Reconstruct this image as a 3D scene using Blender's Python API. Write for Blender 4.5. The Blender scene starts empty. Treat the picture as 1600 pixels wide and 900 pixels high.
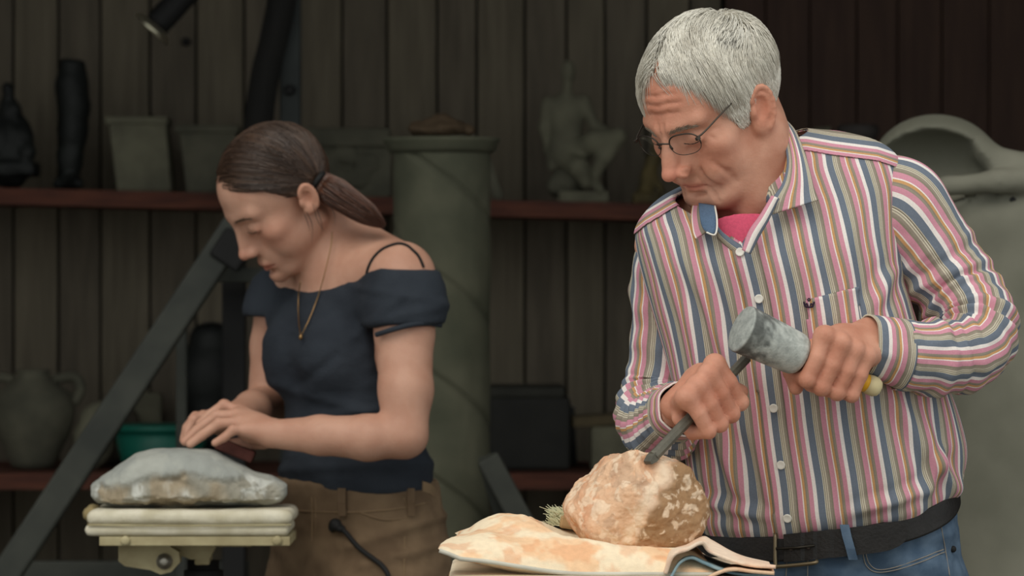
import bpy, bmesh, math, random
import numpy as np
from mathutils import Vector, Matrix

# ------------------------------------------------------------------ camera, light, exposure
scene = bpy.context.scene
COL = scene.collection
FPX = 6200.0            # focal length in pixels of a 1600 x 900 frame
EYE = 1.306             # eye level of the camera in metres
cam_data = bpy.data.cameras.new('camera')
cam_data.sensor_width = 36.0
cam_data.lens = FPX / 1600.0 * 36.0
cam_data.clip_start = 0.1
cam_data.clip_end = 100.0
cam_data.dof.use_dof = True
cam_data.dof.focus_distance = 4.93
cam_data.dof.aperture_fstop = 8.0
cam = bpy.data.objects.new('camera', cam_data)
cam.location = (0.0, 0.0, EYE)
cam.rotation_euler = (math.pi / 2, 0.0, 0.0)
COL.objects.link(cam)
scene.camera = cam

world = bpy.data.worlds.new('overcast_sky')
scene.world = world
world.use_nodes = True
_bg = world.node_tree.nodes['Background']
_bg.inputs[0].default_value = (0.97, 1.0, 0.98, 1.0)
_bg.inputs[1].default_value = 1.0
sun_data = bpy.data.lights.new('veiled_sun', 'SUN')
sun_data.energy = 1.3
sun_data.angle = math.radians(40)
sun_data.color = (1.0, 0.93, 0.82)
sun = bpy.data.objects.new('veiled_sun', sun_data)
sun.rotation_euler = (math.radians(38), math.radians(-14), 0.0)
COL.objects.link(sun)

vs = scene.view_settings
vs.view_transform = 'Standard'
vs.look = 'None'
vs.gamma = 1.0
vs.use_curve_mapping = False
vs.exposure = -0.15

# ------------------------------------------------------------------ basic helpers
rng = random.Random(7)
def W(px, py, d):
    """a point at distance d (metres in front of the camera) seen at a given place of the frame"""
    return np.array([(px - 800.0) / FPX * d, d, EYE - (py - 450.0) / FPX * d])
def lin(c):
    c = np.asarray(c, float) / 255.0
    return tuple(np.where(c <= 0.04045, c / 12.92, ((c + 0.055) / 1.055) ** 2.4))
def nrm(v):
    v = np.asarray(v, float); return v / (np.linalg.norm(v) + 1e-12)
def sm(a, b, x):
    t = np.clip((x - a) / (b - a), 0, 1); return t * t * (3 - 2 * t)

BASE = {}
def tag(o, label=None, cat=None, group=None, kind=None):
    if label: o['label'] = label
    if cat: o['category'] = cat
    if group: o['group'] = group
    if kind: o['kind'] = kind
    return o
def empty(name, base, label=None, cat=None, group=None, kind=None):
    o = bpy.data.objects.new(name, None); COL.objects.link(o)
    o.empty_display_size = 0.05
    o.location = [float(x) for x in base]; BASE[o.name] = np.array(base, float)
    return tag(o, label, cat, group, kind)
def mk(name, verts, faces, mat, parent=None, smooth=True, attrs=None, base=None, **tags):
    V = np.asarray(verts, float)
    if base is None:
        if parent is not None: base = BASE[parent.name]
        else: base = np.array([V[:, 0].mean(), V[:, 1].mean(), V[:, 2].min()])
    base = np.array(base, float)
    me = bpy.data.meshes.new(name)
    L = V - base
    if isinstance(faces, np.ndarray):
        nf, k = faces.shape
        me.vertices.add(len(L)); me.vertices.foreach_set('co', L.astype(np.float32).ravel())
        me.loops.add(nf * k); me.loops.foreach_set('vertex_index', faces.astype(np.int32).ravel())
        me.polygons.add(nf); me.polygons.foreach_set('loop_start', np.arange(0, nf * k, k, dtype=np.int32))
        me.update(calc_edges=True); me.validate()
    else:
        me.from_pydata([tuple(v) for v in L], [], faces)
    if smooth:
        me.polygons.foreach_set('use_smooth', np.ones(len(me.polygons), bool))
    if attrs:
        for nm, a in attrs.items():
            a = np.asarray(a, float)
            if a.ndim == 1:
                at = me.attributes.new(nm, 'FLOAT', 'POINT'); at.data.foreach_set('value', a.astype(np.float32))
            else:
                at = me.attributes.new(nm, 'FLOAT_COLOR', 'POINT')
                at.data.foreach_set('color', np.concatenate([a, np.ones((len(a), 1))], 1).astype(np.float32).ravel())
    me.update()
    if mat is not None: me.materials.append(mat)
    o = bpy.data.objects.new(name, me); COL.objects.link(o)
    if parent is not None:
        o.parent = parent; o.location = [float(x) for x in base - BASE[parent.name]]
    else:
        o.location = [float(x) for x in base]
    BASE[o.name] = base
    return tag(o, tags.get('label'), tags.get('cat'), tags.get('group'), tags.get('kind'))

# ------------------------------------------------------------------ geometry generators: all give (verts, faces)
def join(parts):
    V, F, n = [], [], 0
    for v, f in parts:
        v = np.asarray(v, float); V.append(v)
        F += [tuple(int(i) + n for i in q) for q in f]; n += len(v)
    return np.concatenate(V), F
def box_g(c, half, R=None, bevel=0.0):
    bm = bmesh.new(); bmesh.ops.create_cube(bm, size=2.0)
    for v in bm.verts: v.co = Vector((v.co.x * half[0], v.co.y * half[1], v.co.z * half[2]))
    if bevel > 0:
        bmesh.ops.bevel(bm, geom=list(bm.edges), offset=bevel, segments=2, affect='EDGES', profile=0.5)
    bm.verts.index_update()
    V = np.array([tuple(v.co) for v in bm.verts]); F = [tuple(v.index for v in f.verts) for f in bm.faces]
    bm.free()
    if R is not None: V = V @ np.asarray(R).T
    return V + np.asarray(c, float), F
def frame_z(d, up=(0, 0, 1)):
    d = nrm(d); u = np.cross(up, d)
    if np.linalg.norm(u) < 1e-4: u = np.cross((1, 0, 0), d)
    u = nrm(u); return np.stack([u, np.cross(d, u), d], 1)
def rotz(a):
    c, s = math.cos(a), math.sin(a); return np.array([[c, -s, 0], [s, c, 0], [0, 0, 1.0]])
def rotx(a):
    c, s = math.cos(a), math.sin(a); return np.array([[1.0, 0, 0], [0, c, -s], [0, s, c]])
def roty(a):
    c, s = math.cos(a), math.sin(a); return np.array([[c, 0, s], [0, 1.0, 0], [-s, 0, c]])
def catmull(P, n):
    """n points along a smooth curve through the rows of P"""
    P = np.asarray(P, float); m = len(P)
    t = np.linspace(0, m - 1, n); i = np.clip(t.astype(int), 0, m - 2); f = (t - i)[:, None]
    def g(k): return P[np.clip(k, 0, m - 1)]
    p0 = np.where((i == 0)[:, None], 2 * g(i) - g(i + 1), g(i - 1))
    p3 = np.where((i == m - 2)[:, None], 2 * g(i + 1) - g(i), g(i + 2))
    p1, p2 = g(i), g(i + 1)
    return 0.5 * (2 * p1 + (p2 - p0) * f + (2 * p0 - 5 * p1 + 4 * p2 - p3) * f ** 2 + (3 * p1 - p0 - 3 * p2 + p3) * f ** 3)
def tube_frames(C):
    T = np.gradient(C, axis=0); T /= np.linalg.norm(T, axis=1)[:, None] + 1e-12
    N = np.zeros_like(C); a = np.cross(T[0], (0, 0, 1.0))
    if np.linalg.norm(a) < 1e-3: a = np.cross(T[0], (1.0, 0, 0))
    N[0] = nrm(a)
    for k in range(1, len(C)):
        v = N[k - 1] - T[k] * np.dot(N[k - 1], T[k]); N[k] = nrm(v)
    return T, N, np.cross(T, N)
def tube_g(P, r, n=None, seg=10, caps=True, flat=1.0):
    """round tube through the points P with radius r (number or list)"""
    P = np.asarray(P, float); n = n or len(P)
    C = catmull(P, n) if n != len(P) else P
    r = np.asarray(r, float) if np.ndim(r) else np.full(len(P), float(r))
    rr = np.interp(np.linspace(0, len(r) - 1, n), np.arange(len(r)), r)
    T, N, B = tube_frames(C)
    th = np.linspace(0, 2 * np.pi, seg, endpoint=False)
    V = (C[:, None] + rr[:, None, None] * (np.cos(th)[None, :, None] * N[:, None] + flat * np.sin(th)[None, :, None] * B[:, None])).reshape(-1, 3)
    F = [(k * seg + j, k * seg + (j + 1) % seg, (k + 1) * seg + (j + 1) % seg, (k + 1) * seg + j) for k in range(n - 1) for j in range(seg)]
    if caps:
        F += [tuple(range(seg))[::-1], tuple((n - 1) * seg + j for j in range(seg))]
    return V, F
def lathe_g(prof, c, R=None, seg=40):
    """profile of (radius, height) turned round the local z axis"""
    prof = np.asarray(prof, float); n = len(prof)
    th = np.linspace(0, 2 * np.pi, seg, endpoint=False)
    V = np.stack([prof[:, 0, None] * np.cos(th), prof[:, 0, None] * np.sin(th), np.repeat(prof[:, 1, None], seg, 1)], -1).reshape(-1, 3)
    F = [(k * seg + j, k * seg + (j + 1) % seg, (k + 1) * seg + (j + 1) % seg, (k + 1) * seg + j) for k in range(n - 1) for j in range(seg)]
    F += [tuple(range(seg))[::-1], tuple((n - 1) * seg + j for j in range(seg))]
    if R is not None: V = V @ np.asarray(R).T
    return V + np.asarray(c, float), F
def grid_f(nu, nv, wrap=False):
    """faces of an nu x nv grid of points (rows u, columns v)"""
    i, j = np.meshgrid(np.arange(nu - 1), np.arange(nv if wrap else nv - 1), indexing='ij')
    j2 = (j + 1) % nv
    return np.stack([i * nv + j, i * nv + j2, (i + 1) * nv + j2, (i + 1) * nv + j], -1).reshape(-1, 4)
def prism_g(poly, y0, y1):
    """outline given as points (x, z), extruded in depth from y0 to y1"""
    n = len(poly)
    V = [(x, y0, z) for x, z in poly] + [(x, y1, z) for x, z in poly]
    F = [tuple(range(n)), tuple(range(2 * n - 1, n - 1, -1))] + [(i, i + n, (i + 1) % n + n, (i + 1) % n) for i in range(n)]
    return np.array(V), F
def plate_g(path, width_dir, hw, th):
    """a strap: a flat band along path, half width hw along width_dir, thickness th"""
    path = np.asarray(path, float); n = len(path); w = np.asarray(width_dir, float)
    w = np.broadcast_to(w, path.shape); T = np.gradient(path, axis=0)
    N = np.cross(T, w); N /= np.linalg.norm(N, axis=1)[:, None] + 1e-12
    Q = np.stack([path - w * hw - N * th, path + w * hw - N * th, path + w * hw + N * th, path - w * hw + N * th], 1).reshape(-1, 3)
    F = [(k * 4 + j, k * 4 + (j + 1) % 4, (k + 1) * 4 + (j + 1) % 4, (k + 1) * 4 + j) for k in range(n - 1) for j in range(4)]
    F += [(3, 2, 1, 0), tuple((n - 1) * 4 + j for j in range(4))]
    return Q, F
def solidify(o, t, offset=0.0):
    m = o.modifiers.new('thickness', 'SOLIDIFY'); m.thickness = t; m.offset = offset; return o

# value noise in numpy
def _hash(ix, iy, iz, seed):
    h = (ix.astype(np.int64) * 374761393 + iy.astype(np.int64) * 668265263 + iz.astype(np.int64) * 2147483647 + seed * 974634541) & 0xffffffff
    h = ((h ^ (h >> 13)) * 1274126177) & 0xffffffff
    return ((h ^ (h >> 16)) & 0xffff) / 32767.5 - 1.0
def vnoise(P, seed=0):
    i = np.floor(P); f = P - i; f = f * f * f * (f * (f * 6 - 15) + 10); i = i.astype(np.int64)
    out = 0
    for dx in (0, 1):
        for dy in (0, 1):
            for dz in (0, 1):
                w = (f[..., 0] if dx else 1 - f[..., 0]) * (f[..., 1] if dy else 1 - f[..., 1]) * (f[..., 2] if dz else 1 - f[..., 2])
                out = out + w * _hash(i[..., 0] + dx, i[..., 1] + dy, i[..., 2] + dz, seed)
    return out
def fbm(P, octv=4, seed=0, gain=0.5):
    P = np.asarray(P, float); a, s, out = 1.0, 1.0, 0
    for k in range(octv):
        out = out + a * vnoise(P * s + 17.3 * k, seed + k); a *= gain; s *= 2.03
    return out

# ------------------------------------------------------------------ sculpting with distance fields
class Frame:
    def __init__(self, R=np.eye(3), t=(0, 0, 0), s=1.0):
        self.R, self.t, self.s = np.asarray(R, float), np.asarray(t, float), float(s)
    def w(self, p): return (np.asarray(p, float) * self.s) @ self.R.T + self.t
    def l(self, P): return ((P - self.t) @ self.R) / self.s
class Sdf:
    def __init__(self): self.p = []
    def _add(self, fn, c, r, k, op): self.p.append((fn, np.asarray(c, float), float(r), float(k), op))
    def ell(self, c, r, k=0.01, op='u', fr=None, R=None):
        fr = fr or Frame(); M = fr.R if R is None else fr.R @ R
        C = fr.w(c).astype(np.float32); r = (np.asarray(r, float) * fr.s).astype(np.float32); M = M.astype(np.float32)
        def fn(P):
            q = (P - C) @ M; a = q / r; b = a / r
            k0 = np.sqrt((a * a).sum(-1)); k1 = np.sqrt((b * b).sum(-1)) + 1e-9
            return k0 * (k0 - 1) / k1
        self._add(fn, C, r.max(), k * fr.s, op)
    def cone(self, a, b, ra, rb, k=0.01, op='u', fr=None):
        fr = fr or Frame(); A, B = fr.w(a).astype(np.float32), fr.w(b).astype(np.float32); ra *= fr.s; rb *= fr.s
        ba = B - A; L = float(ba @ ba) + 1e-12
        def fn(P):
            q = P - A; t = np.clip((q @ ba) / L, 0, 1)
            d = q - t[..., None] * ba
            return np.sqrt((d * d).sum(-1)) - (ra + (rb - ra) * t)
        self._add(fn, (A + B) / 2, math.sqrt(L) / 2 + max(ra, rb), k * fr.s, op)
    def box(self, c, half, rnd=0.01, k=0.01, op='u', fr=None, R=None):
        fr = fr or Frame(); M = (fr.R if R is None else fr.R @ R).astype(np.float32); C = fr.w(c).astype(np.float32)
        h = (np.asarray(half, float) * fr.s - rnd).astype(np.float32)
        def fn(P):
            q = np.abs((P - C) @ M) - h; m = np.maximum(q, 0)
            return np.sqrt((m * m).sum(-1)) + np.minimum(q.max(-1), 0) - rnd
        self._add(fn, C, float(np.linalg.norm(h)) + rnd * 2, k * fr.s, op)
    def chain(self, pts, rad, k=0.01, op='u', fr=None):
        for i in range(len(pts) - 1): self.cone(pts[i], pts[i + 1], rad[i], rad[i + 1], k, op, fr)
    def plane(self, pt, n, k=0.004):
        """keep only what lies behind the plane (its normal points to what is cut off)"""
        pt = np.asarray(pt, np.float32); n = nrm(n).astype(np.float32)
        self._add(lambda P: (P - pt) @ n, pt, 1e6, k, 'i')
    def func(self, fn, k=0.004, op='i', c=(0, 0, 0), r=1e6): self._add(fn, c, r, k, op)
    def offset(self, t): self._add(t, (0, 0, 0), 1e6, 0, 'o')
    def ev(self, P, bc=None, br=0):
        d = np.full(P.shape[:-1], 1.0, np.float32)
        for fn, c, r, k, op in self.p:
            if bc is not None and np.linalg.norm(c - bc) > r + k * 1.5 + br: continue
            if op == 'o': d = d - fn; continue
            e = fn(P).astype(np.float32)
            if op == 'u':
                if k > 0:
                    h = np.clip(0.5 + 0.5 * (d - e) / k, 0, 1); d = d + (e - d) * h - k * h * (1 - h)
                else: d = np.minimum(d, e)
            else:
                if op == 's': e = -e
                if k > 0:
                    h = np.clip(0.5 - 0.5 * (d - e) / k, 0, 1); d = d + (e - d) * h + k * h * (1 - h)
                else: d = np.maximum(d, e)
        return d
    def surf(self, fr, x, z, y0=-.17, y1=.02):
        """first point of the surface met when going back along y in a head's own frame"""
        ys = np.linspace(y0, y1, 191); d = self.ev(fr.w(np.stack([np.full(191, x), ys, np.full(191, z)], 1)).astype(np.float32))
        i = int(np.argmax(d < 0)); return np.array((x, ys[i] if d[i] < 0 else y1, z))
    def crease(self, fr, pts, r, k, depth=.0):
        q = [self.surf(fr, *p) + (0, -depth, 0) for p in pts]
        rr = [r * .5] + [r] * (len(q) - 2) + [r * .5] if len(q) > 2 else [r] * len(q)
        self.chain(q, rr, k, 's', fr)
    def mesh(self, h, smooth=1, lo=None, hi=None):
        us = [p for p in self.p if p[4] == 'u']
        if lo is None: lo = np.min([p[1] - p[2] - p[3] for p in us], axis=0) - 3 * h
        if hi is None: hi = np.max([p[1] + p[2] + p[3] for p in us], axis=0) + 3 * h
        lo = np.asarray(lo, float); hi = np.asarray(hi, float)
        n = np.ceil((hi - lo) / h).astype(int) + 1; B = 20
        D = np.ones(n, np.float32)
        half = 0.5 * B * h * math.sqrt(3)
        ax = [lo[a] + h * np.arange(n[a]) for a in range(3)]
        for i in range(0, n[0], B):
            for j in range(0, n[1], B):
                for k in range(0, n[2], B):
                    bc = lo + h * (np.array([i, j, k]) + B / 2)
                    near = False
                    for p in us:
                        if np.linalg.norm(p[1] - bc) < p[2] + p[3] * 1.5 + half + 2 * h: near = True; break
                    if not near: continue
                    dc = float(self.ev(bc[None].astype(np.float32), bc, half + 2 * h)[0])
                    s = (slice(i, i + B), slice(j, j + B), slice(k, k + B))
                    if abs(dc) > half * 1.6 + 0.012: D[s] = dc; continue
                    P = np.stack(np.meshgrid(ax[0][s[0]], ax[1][s[1]], ax[2][s[2]], indexing='ij'), -1).astype(np.float32)
                    D[s] = self.ev(P, bc, half + 2 * h)
        V, F = surface_nets(D, lo, h)
        for _ in range(smooth): V = lap(V, F, 0.5)
        return V, F
def surface_nets(D, lo, h):
    S = D < 0
    sl = [slice(0, -1), slice(1, None)]
    cnt = np.zeros(np.array(D.shape) - 1, np.int8)
    for a in (0, 1):
        for b in (0, 1):
            for c in (0, 1): cnt += S[sl[a], sl[b], sl[c]]
    idx = np.argwhere((cnt > 0) & (cnt < 8))
    vid = np.full(cnt.shape, -1, np.int64); vid[idx[:, 0], idx[:, 1], idx[:, 2]] = np.arange(len(idx))
    acc = np.zeros((len(idx), 3)); w = np.zeros(len(idx))
    cor = [(a, b, c) for a in (0, 1) for b in (0, 1) for c in (0, 1)]
    val = {c: D[idx[:, 0] + c[0], idx[:, 1] + c[1], idx[:, 2] + c[2]].astype(float) for c in cor}
    for c in cor:
        for a in range(3):
            if c[a] == 0:
                e = list(c); e[a] = 1; e = tuple(e)
                m = (val[c] < 0) != (val[e] < 0)
                t = np.where(m, val[c] / (val[c] - val[e] + 1e-20), 0)
                p = np.repeat(np.array(c, float)[None], len(idx), 0); p[:, a] += t
                acc[m] += p[m]; w[m] += 1
    V = lo + h * (idx + acc / np.maximum(w, 1)[:, None])
    F = []
    for a in range(3):
        b, c = (a + 1) % 3, (a + 2) % 3
        s0 = [slice(None)] * 3; s1 = [slice(None)] * 3
        s0[a] = slice(0, -1); s1[a] = slice(1, None)
        A0, A1 = S[tuple(s0)], S[tuple(s1)]
        e = np.argwhere(A0 != A1)
        ok = (e[:, b] > 0) & (e[:, c] > 0) & (e[:, b] < cnt.shape[b]) & (e[:, c] < cnt.shape[c])
        e = e[ok]
        ins = A0[e[:, 0], e[:, 1], e[:, 2]]
        q = []
        for db, dc in ((-1, -1), (0, -1), (0, 0), (-1, 0)):
            g = e.copy(); g[:, b] += db; g[:, c] += dc
            q.append(vid[g[:, 0], g[:, 1], g[:, 2]])
        q = np.stack(q, 1); q[~ins] = q[~ins][:, ::-1]
        F.append(q)
    F = np.concatenate(F); F = F[(F >= 0).all(1)]
    return V, F
def lap(V, F, a):
    acc = np.zeros_like(V); w = np.zeros(len(V))
    for i in range(4):
        x, y = F[:, i], F[:, (i + 1) % 4]
        for c in range(3):
            acc[:, c] += np.bincount(x, V[y, c], len(V)) + np.bincount(y, V[x, c], len(V))
        w += np.bincount(x, minlength=len(V)) + np.bincount(y, minlength=len(V))
    return V + a * (acc / np.maximum(w, 1)[:, None] - V)
def normals(V, F):
    N = np.zeros_like(V); fn = np.cross(V[F[:, 2]] - V[F[:, 0]], V[F[:, 3]] - V[F[:, 1]])
    for i in range(4):
        for c in range(3): N[:, c] += np.bincount(F[:, i], fn[:, c], len(V))
    return N / (np.linalg.norm(N, axis=1)[:, None] + 1e-15)

# ------------------------------------------------------------------ materials
def mat(name, col, rough=0.7, var=0.15, scale=20.0, bump=0.0, bscale=None, col2=None, metal=0.0, stretch=(1, 1, 1), attr=None, spec=0.3, detail=6.0, sss=0.0, transmission=0.0):
    """procedural surface: two tones mixed by noise, with a little relief"""
    m = bpy.data.materials.new(name); m.use_nodes = True
    nt = m.node_tree; N = nt.nodes; L = nt.links; b = N['Principled BSDF']
    b.inputs['Roughness'].default_value = rough; b.inputs['Metallic'].default_value = metal
    b.inputs['Specular IOR Level'].default_value = spec
    if sss:
        b.inputs['Subsurface Weight'].default_value = sss; b.inputs['Subsurface Radius'].default_value = (0.012, 0.005, 0.003)
        b.inputs['Subsurface Scale'].default_value = 0.5
    if transmission: b.inputs['Transmission Weight'].default_value = transmission
    tc = N.new('ShaderNodeTexCoord'); mp = N.new('ShaderNodeMapping'); mp.inputs['Scale'].default_value = stretch
    L.new(tc.outputs['Object'], mp.inputs['Vector'])
    nz = N.new('ShaderNodeTexNoise'); nz.inputs['Scale'].default_value = scale; nz.inputs['Detail'].default_value = detail
    L.new(mp.outputs[0], nz.inputs['Vector'])
    cr = N.new('ShaderNodeValToRGB'); L.new(nz.outputs['Fac'], cr.inputs['Fac'])
    c = np.array(lin(col)); c2 = np.array(lin(col2)) if col2 is not None else None
    e = cr.color_ramp.elements; e[0].position = 0.36; e[1].position = 0.66
    if c2 is None:
        e[0].color = (*(c * (1 - var)), 1); e[1].color = (*np.minimum(c * (1 + var), 1), 1)
    else:
        e[0].color = (*c, 1); e[1].color = (*c2, 1)
    out = cr.outputs['Color']
    if attr:
        at = N.new('ShaderNodeAttribute'); at.attribute_name = attr
        mx = N.new('ShaderNodeMix'); mx.data_type = 'RGBA'; mx.blend_type = 'MULTIPLY'; mx.inputs[0].default_value = 1.0
        L.new(out, mx.inputs[6]); L.new(at.outputs['Color'], mx.inputs[7]); out = mx.outputs[2]
    L.new(out, b.inputs['Base Color'])
    if bump:
        nb = N.new('ShaderNodeTexNoise'); nb.inputs['Scale'].default_value = bscale or scale * 4; nb.inputs['Detail'].default_value = 5
        L.new(mp.outputs[0], nb.inputs['Vector'])
        bp = N.new('ShaderNodeBump'); bp.inputs['Strength'].default_value = bump; bp.inputs['Distance'].default_value = 0.004
        L.new(nb.outputs['Fac'], bp.inputs['Height']); L.new(bp.outputs[0], b.inputs['Normal'])
    return m
# ------------------------------------------------------------------ the shed
WALL_Y = 8.6
M_board = mat('weathered_boards', (106, 98, 83), 0.85, scale=9, bump=0.3, stretch=(6, 6, 0.5), col2=(90, 83, 70))
M_board2 = mat('weathered_boards_grey', (99, 91, 78), 0.85, scale=8, bump=0.3, stretch=(5, 5, 0.6), col2=(83, 76, 65))
M_back = mat('dark_backing', (20, 18, 16), 0.95)  # near-black sheet that shows as dark gaps between the boards
M_brown = mat('brown_stained_boards', (64, 46, 36), 0.75, scale=10, bump=0.3, stretch=(6, 6, 0.5), col2=(52, 35, 28))
M_red = mat('red_brown_timber', (98, 58, 44), 0.8, scale=14, bump=0.3, stretch=(0.6, 5, 5), col2=(72, 42, 34))
M_floor = mat('dusty_concrete', (120, 116, 106), 0.9, scale=3, bump=0.2, col2=(92, 88, 80))
M_roof = mat('dark_roof_boards', (70, 60, 50), 0.9, scale=6, stretch=(4, 0.5, 4))
M_steel = mat('grey_painted_steel', (66, 68, 62), 0.65, scale=12, bump=0.1, col2=(50, 53, 49))
M_black = mat('dull_black', (24, 24, 24), 0.7, scale=15)
M_plaster = mat('grey_plaster', (96, 94, 80), 0.9, scale=14, bump=0.3, col2=(76, 75, 64))
M_plaster2 = mat('pale_plaster', (112, 110, 92), 0.9, scale=14, bump=0.3, col2=(92, 90, 76))
M_bronze = mat('dark_patinated_clay', (30, 33, 31), 0.6, scale=16, bump=0.3, col2=(20, 22, 22))

v, f = box_g((0, 4.5, -0.05), (6.0, 5.5, 0.05)); mk('floor', v, f, M_floor, smooth=False, kind='structure', label='dusty grey concrete floor of the open shed')
WB = mk('wall_back', *box_g((-0.3, WALL_Y + 0.05, 1.5), (2.9, 0.03, 1.5)), M_back, smooth=False, kind='structure', label='back wall of weathered vertical boards')
def px_wall(px): return (px - 800.0) / FPX * WALL_Y
gaps = [-850, -780, -708, -640, -566, -495, -424, -352, -280, -208, -136, -64, 22, 92, 158, 235, 307, 382, 460, 535, 605, 683, 745, 820, 885, 945, 1010, 1078, 1128]
for i in range(len(gaps) - 1):
    a, b = px_wall(gaps[i]) + 0.0026, px_wall(gaps[i + 1]) - 0.0026
    vv, ff = box_g(((a + b) / 2, WALL_Y + rng.uniform(-0.004, 0.002), 1.5), ((b - a) / 2, 0.011, 1.499), bevel=0.002)
    mk('board', vv, ff, (M_board, M_board2)[i % 2], WB, smooth=False)
WR = mk('wall_right', *box_g((1.62, WALL_Y - 0.02, 1.5), (1.16, 0.03, 1.5)), M_back, smooth=False, kind='structure', label='dark brown stained board wall at the right')
x = px_wall(1130); k = 0
while x < 2.75:
    w = 0.088 + 0.02 * ((k * 7) % 3) / 3
    mk('board', *box_g((x + w / 2, WALL_Y - 0.055 + rng.uniform(-0.002, 0.002), 1.5), (w / 2 - 0.0015, 0.01, 1.499), bevel=0.002), M_brown, WR, smooth=False)
    x += w; k += 1
mk('wall_left', *box_g((-3.2, 7.2, 1.5), (0.04, 1.5, 1.5)), M_board2, smooth=False, kind='structure', label='left side wall of the shed')
mk('wall_end', *box_g((2.78, 7.2, 1.5), (0.04, 1.5, 1.5)), M_brown, smooth=False, kind='structure', label='right side wall of the shed')
mk('ceiling', *box_g((-0.2, 7.2, 3.05), (3.1, 1.62, 0.05)), M_roof, smooth=False, kind='structure', label='board roof over the open shed')

# shelves along the wall
def shelf(name, zl, zr, x0, x1, y0, y1, th, label):
    s = empty(name, ((x0 + x1) / 2, y1, zl - th), label, 'shelf')
    vv = np.array([(x0, y0, zl), (x1, y0, zr), (x1, y1, zr), (x0, y1, zl), (x0, y0, zl - th), (x1, y0, zr - th), (x1, y1, zr - th), (x0, y1, zl - th)])
    mk('shelf_board', vv, [(0, 1, 2, 3), (7, 6, 5, 4), (0, 4, 5, 1), (1, 5, 6, 2), (2, 6, 7, 3), (3, 7, 4, 0)], M_red, s, smooth=False)
    for xb in (x0 + 0.1, x1 - 0.06):
        zz = zl + (zr - zl) * (xb - x0) / (x1 - x0) - th
        pts = [(y1 - 0.02, zz), (y1 - 0.02, zz - 0.16), (y1 - 0.05, zz - 0.16), (y0 + 0.06, zz - 0.02), (y0 + 0.06, zz)]
        V = [(xb - 0.012, y, z) for y, z in pts] + [(xb + 0.012, y, z) for y, z in pts]; n = 5
        mk('bracket', V, [tuple(range(n))[::-1], tuple(range(n, 2 * n))] + [(i, (i + 1) % n, (i + 1) % n + n, i + n) for i in range(n)], M_red, s, smooth=False)
    return s
def at_shelf(px, py, d): return W(px, py, d)
zl, zr = W(-300, 286, 8.24)[2], W(1700, 321, 8.24)[2]
US = shelf('wall_shelf', zl, zr, W(-300, 0, 8.24)[0], W(1128, 0, 8.24)[0], 8.24, 8.585, 0.034, 'upper red-brown timber shelf holding statues and pots')
_zr = zr
def shelf_z(x):   # height of the upper shelf at x
    x0, x1 = W(-300, 0, 8.24)[0], W(1128, 0, 8.24)[0]; return zl + (zr - zl) * (x - x0) / (x1 - x0)
LZ = W(500, 740, 8.0)[2]
LS = shelf('wall_shelf', LZ, LZ, W(-300, 0, 8.0)[0], W(1120, 0, 8.0)[0], 8.0, 8.585, 0.032, 'lower red-brown timber shelf with tub, boxes and jars')

# ------------------------------------------------------------------ things on the upper shelf (seen out of focus)
SD = 8.36
def sx(px, d=SD): return (px - 800.0) / FPX * d
def sz(py, d=SD): return EYE - (py - 450.0) / FPX * d
def on_shelf_shift(V, x):
    """stand the thing on the upper shelf"""
    V = np.array(V); V[:, 2] += shelf_z(x) - V[:, 2].min(); return V

def sdf_obj(name, S, h, m, label=None, cat=None, parent=None, shelf=None, lower=False, noise=0.0, **kw):
    V, F = S.mesh(h)
    if noise: V = V + normals(V, F) * (noise * fbm(V * 30, 3))[:, None]
    if shelf is not None: V = on_shelf_shift(V, shelf)
    if lower: V[:, 2] += LZ - V[:, 2].min()
    return mk(name, V, F, m, parent, label=label, cat=cat, **kw)

# dark crouching figurine
S = Sdf(); d = SD
S.cone(W(14, 283, d), W(22, 235, d), .045, .036, .02); S.cone(W(22, 235, d), W(16, 195, d), .034, .024, .02)
S.ell(W(12, 160, d), (.014, .016, .018), .012); S.cone(W(15, 195, d), W(12, 165, d), .016, .010, .01)
S.cone(W(34, 215, d), W(42, 262, d - .03), .014, .02, .01); S.cone(W(5, 205, d), W(-14, 250, d - .03), .014, .016, .01)
S.box(W(14, 286, d), (.06, .05, .014), .006, .01)
sdf_obj('crouching_figurine', S, .005, M_bronze, 'small dark crouching figurine at the left end of the upper shelf', 'figurine', shelf=sx(14), noise=.003)
# dark standing leg sculpture
S = Sdf()
S.chain([W(113, 92, d), W(112, 130, d), W(116, 160, d), W(114, 200, d), W(110, 240, d), W(109, 272, d)], [.028, .031, .030, .028, .024, .02], .02)
S.cone(W(109, 276, d), W(124, 280, d - .05), .02, .012, .012); S.cone(W(109, 278, d + .02), W(92, 281, d), .016, .012, .012)
S.plane(W(113, 86, d), (0.05, 0, 1))
sdf_obj('leg_sculpture', S, .005, M_bronze, 'tall dark sculpture of a leg standing on the upper shelf', 'sculpture', shelf=sx(112), noise=.002)
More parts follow.
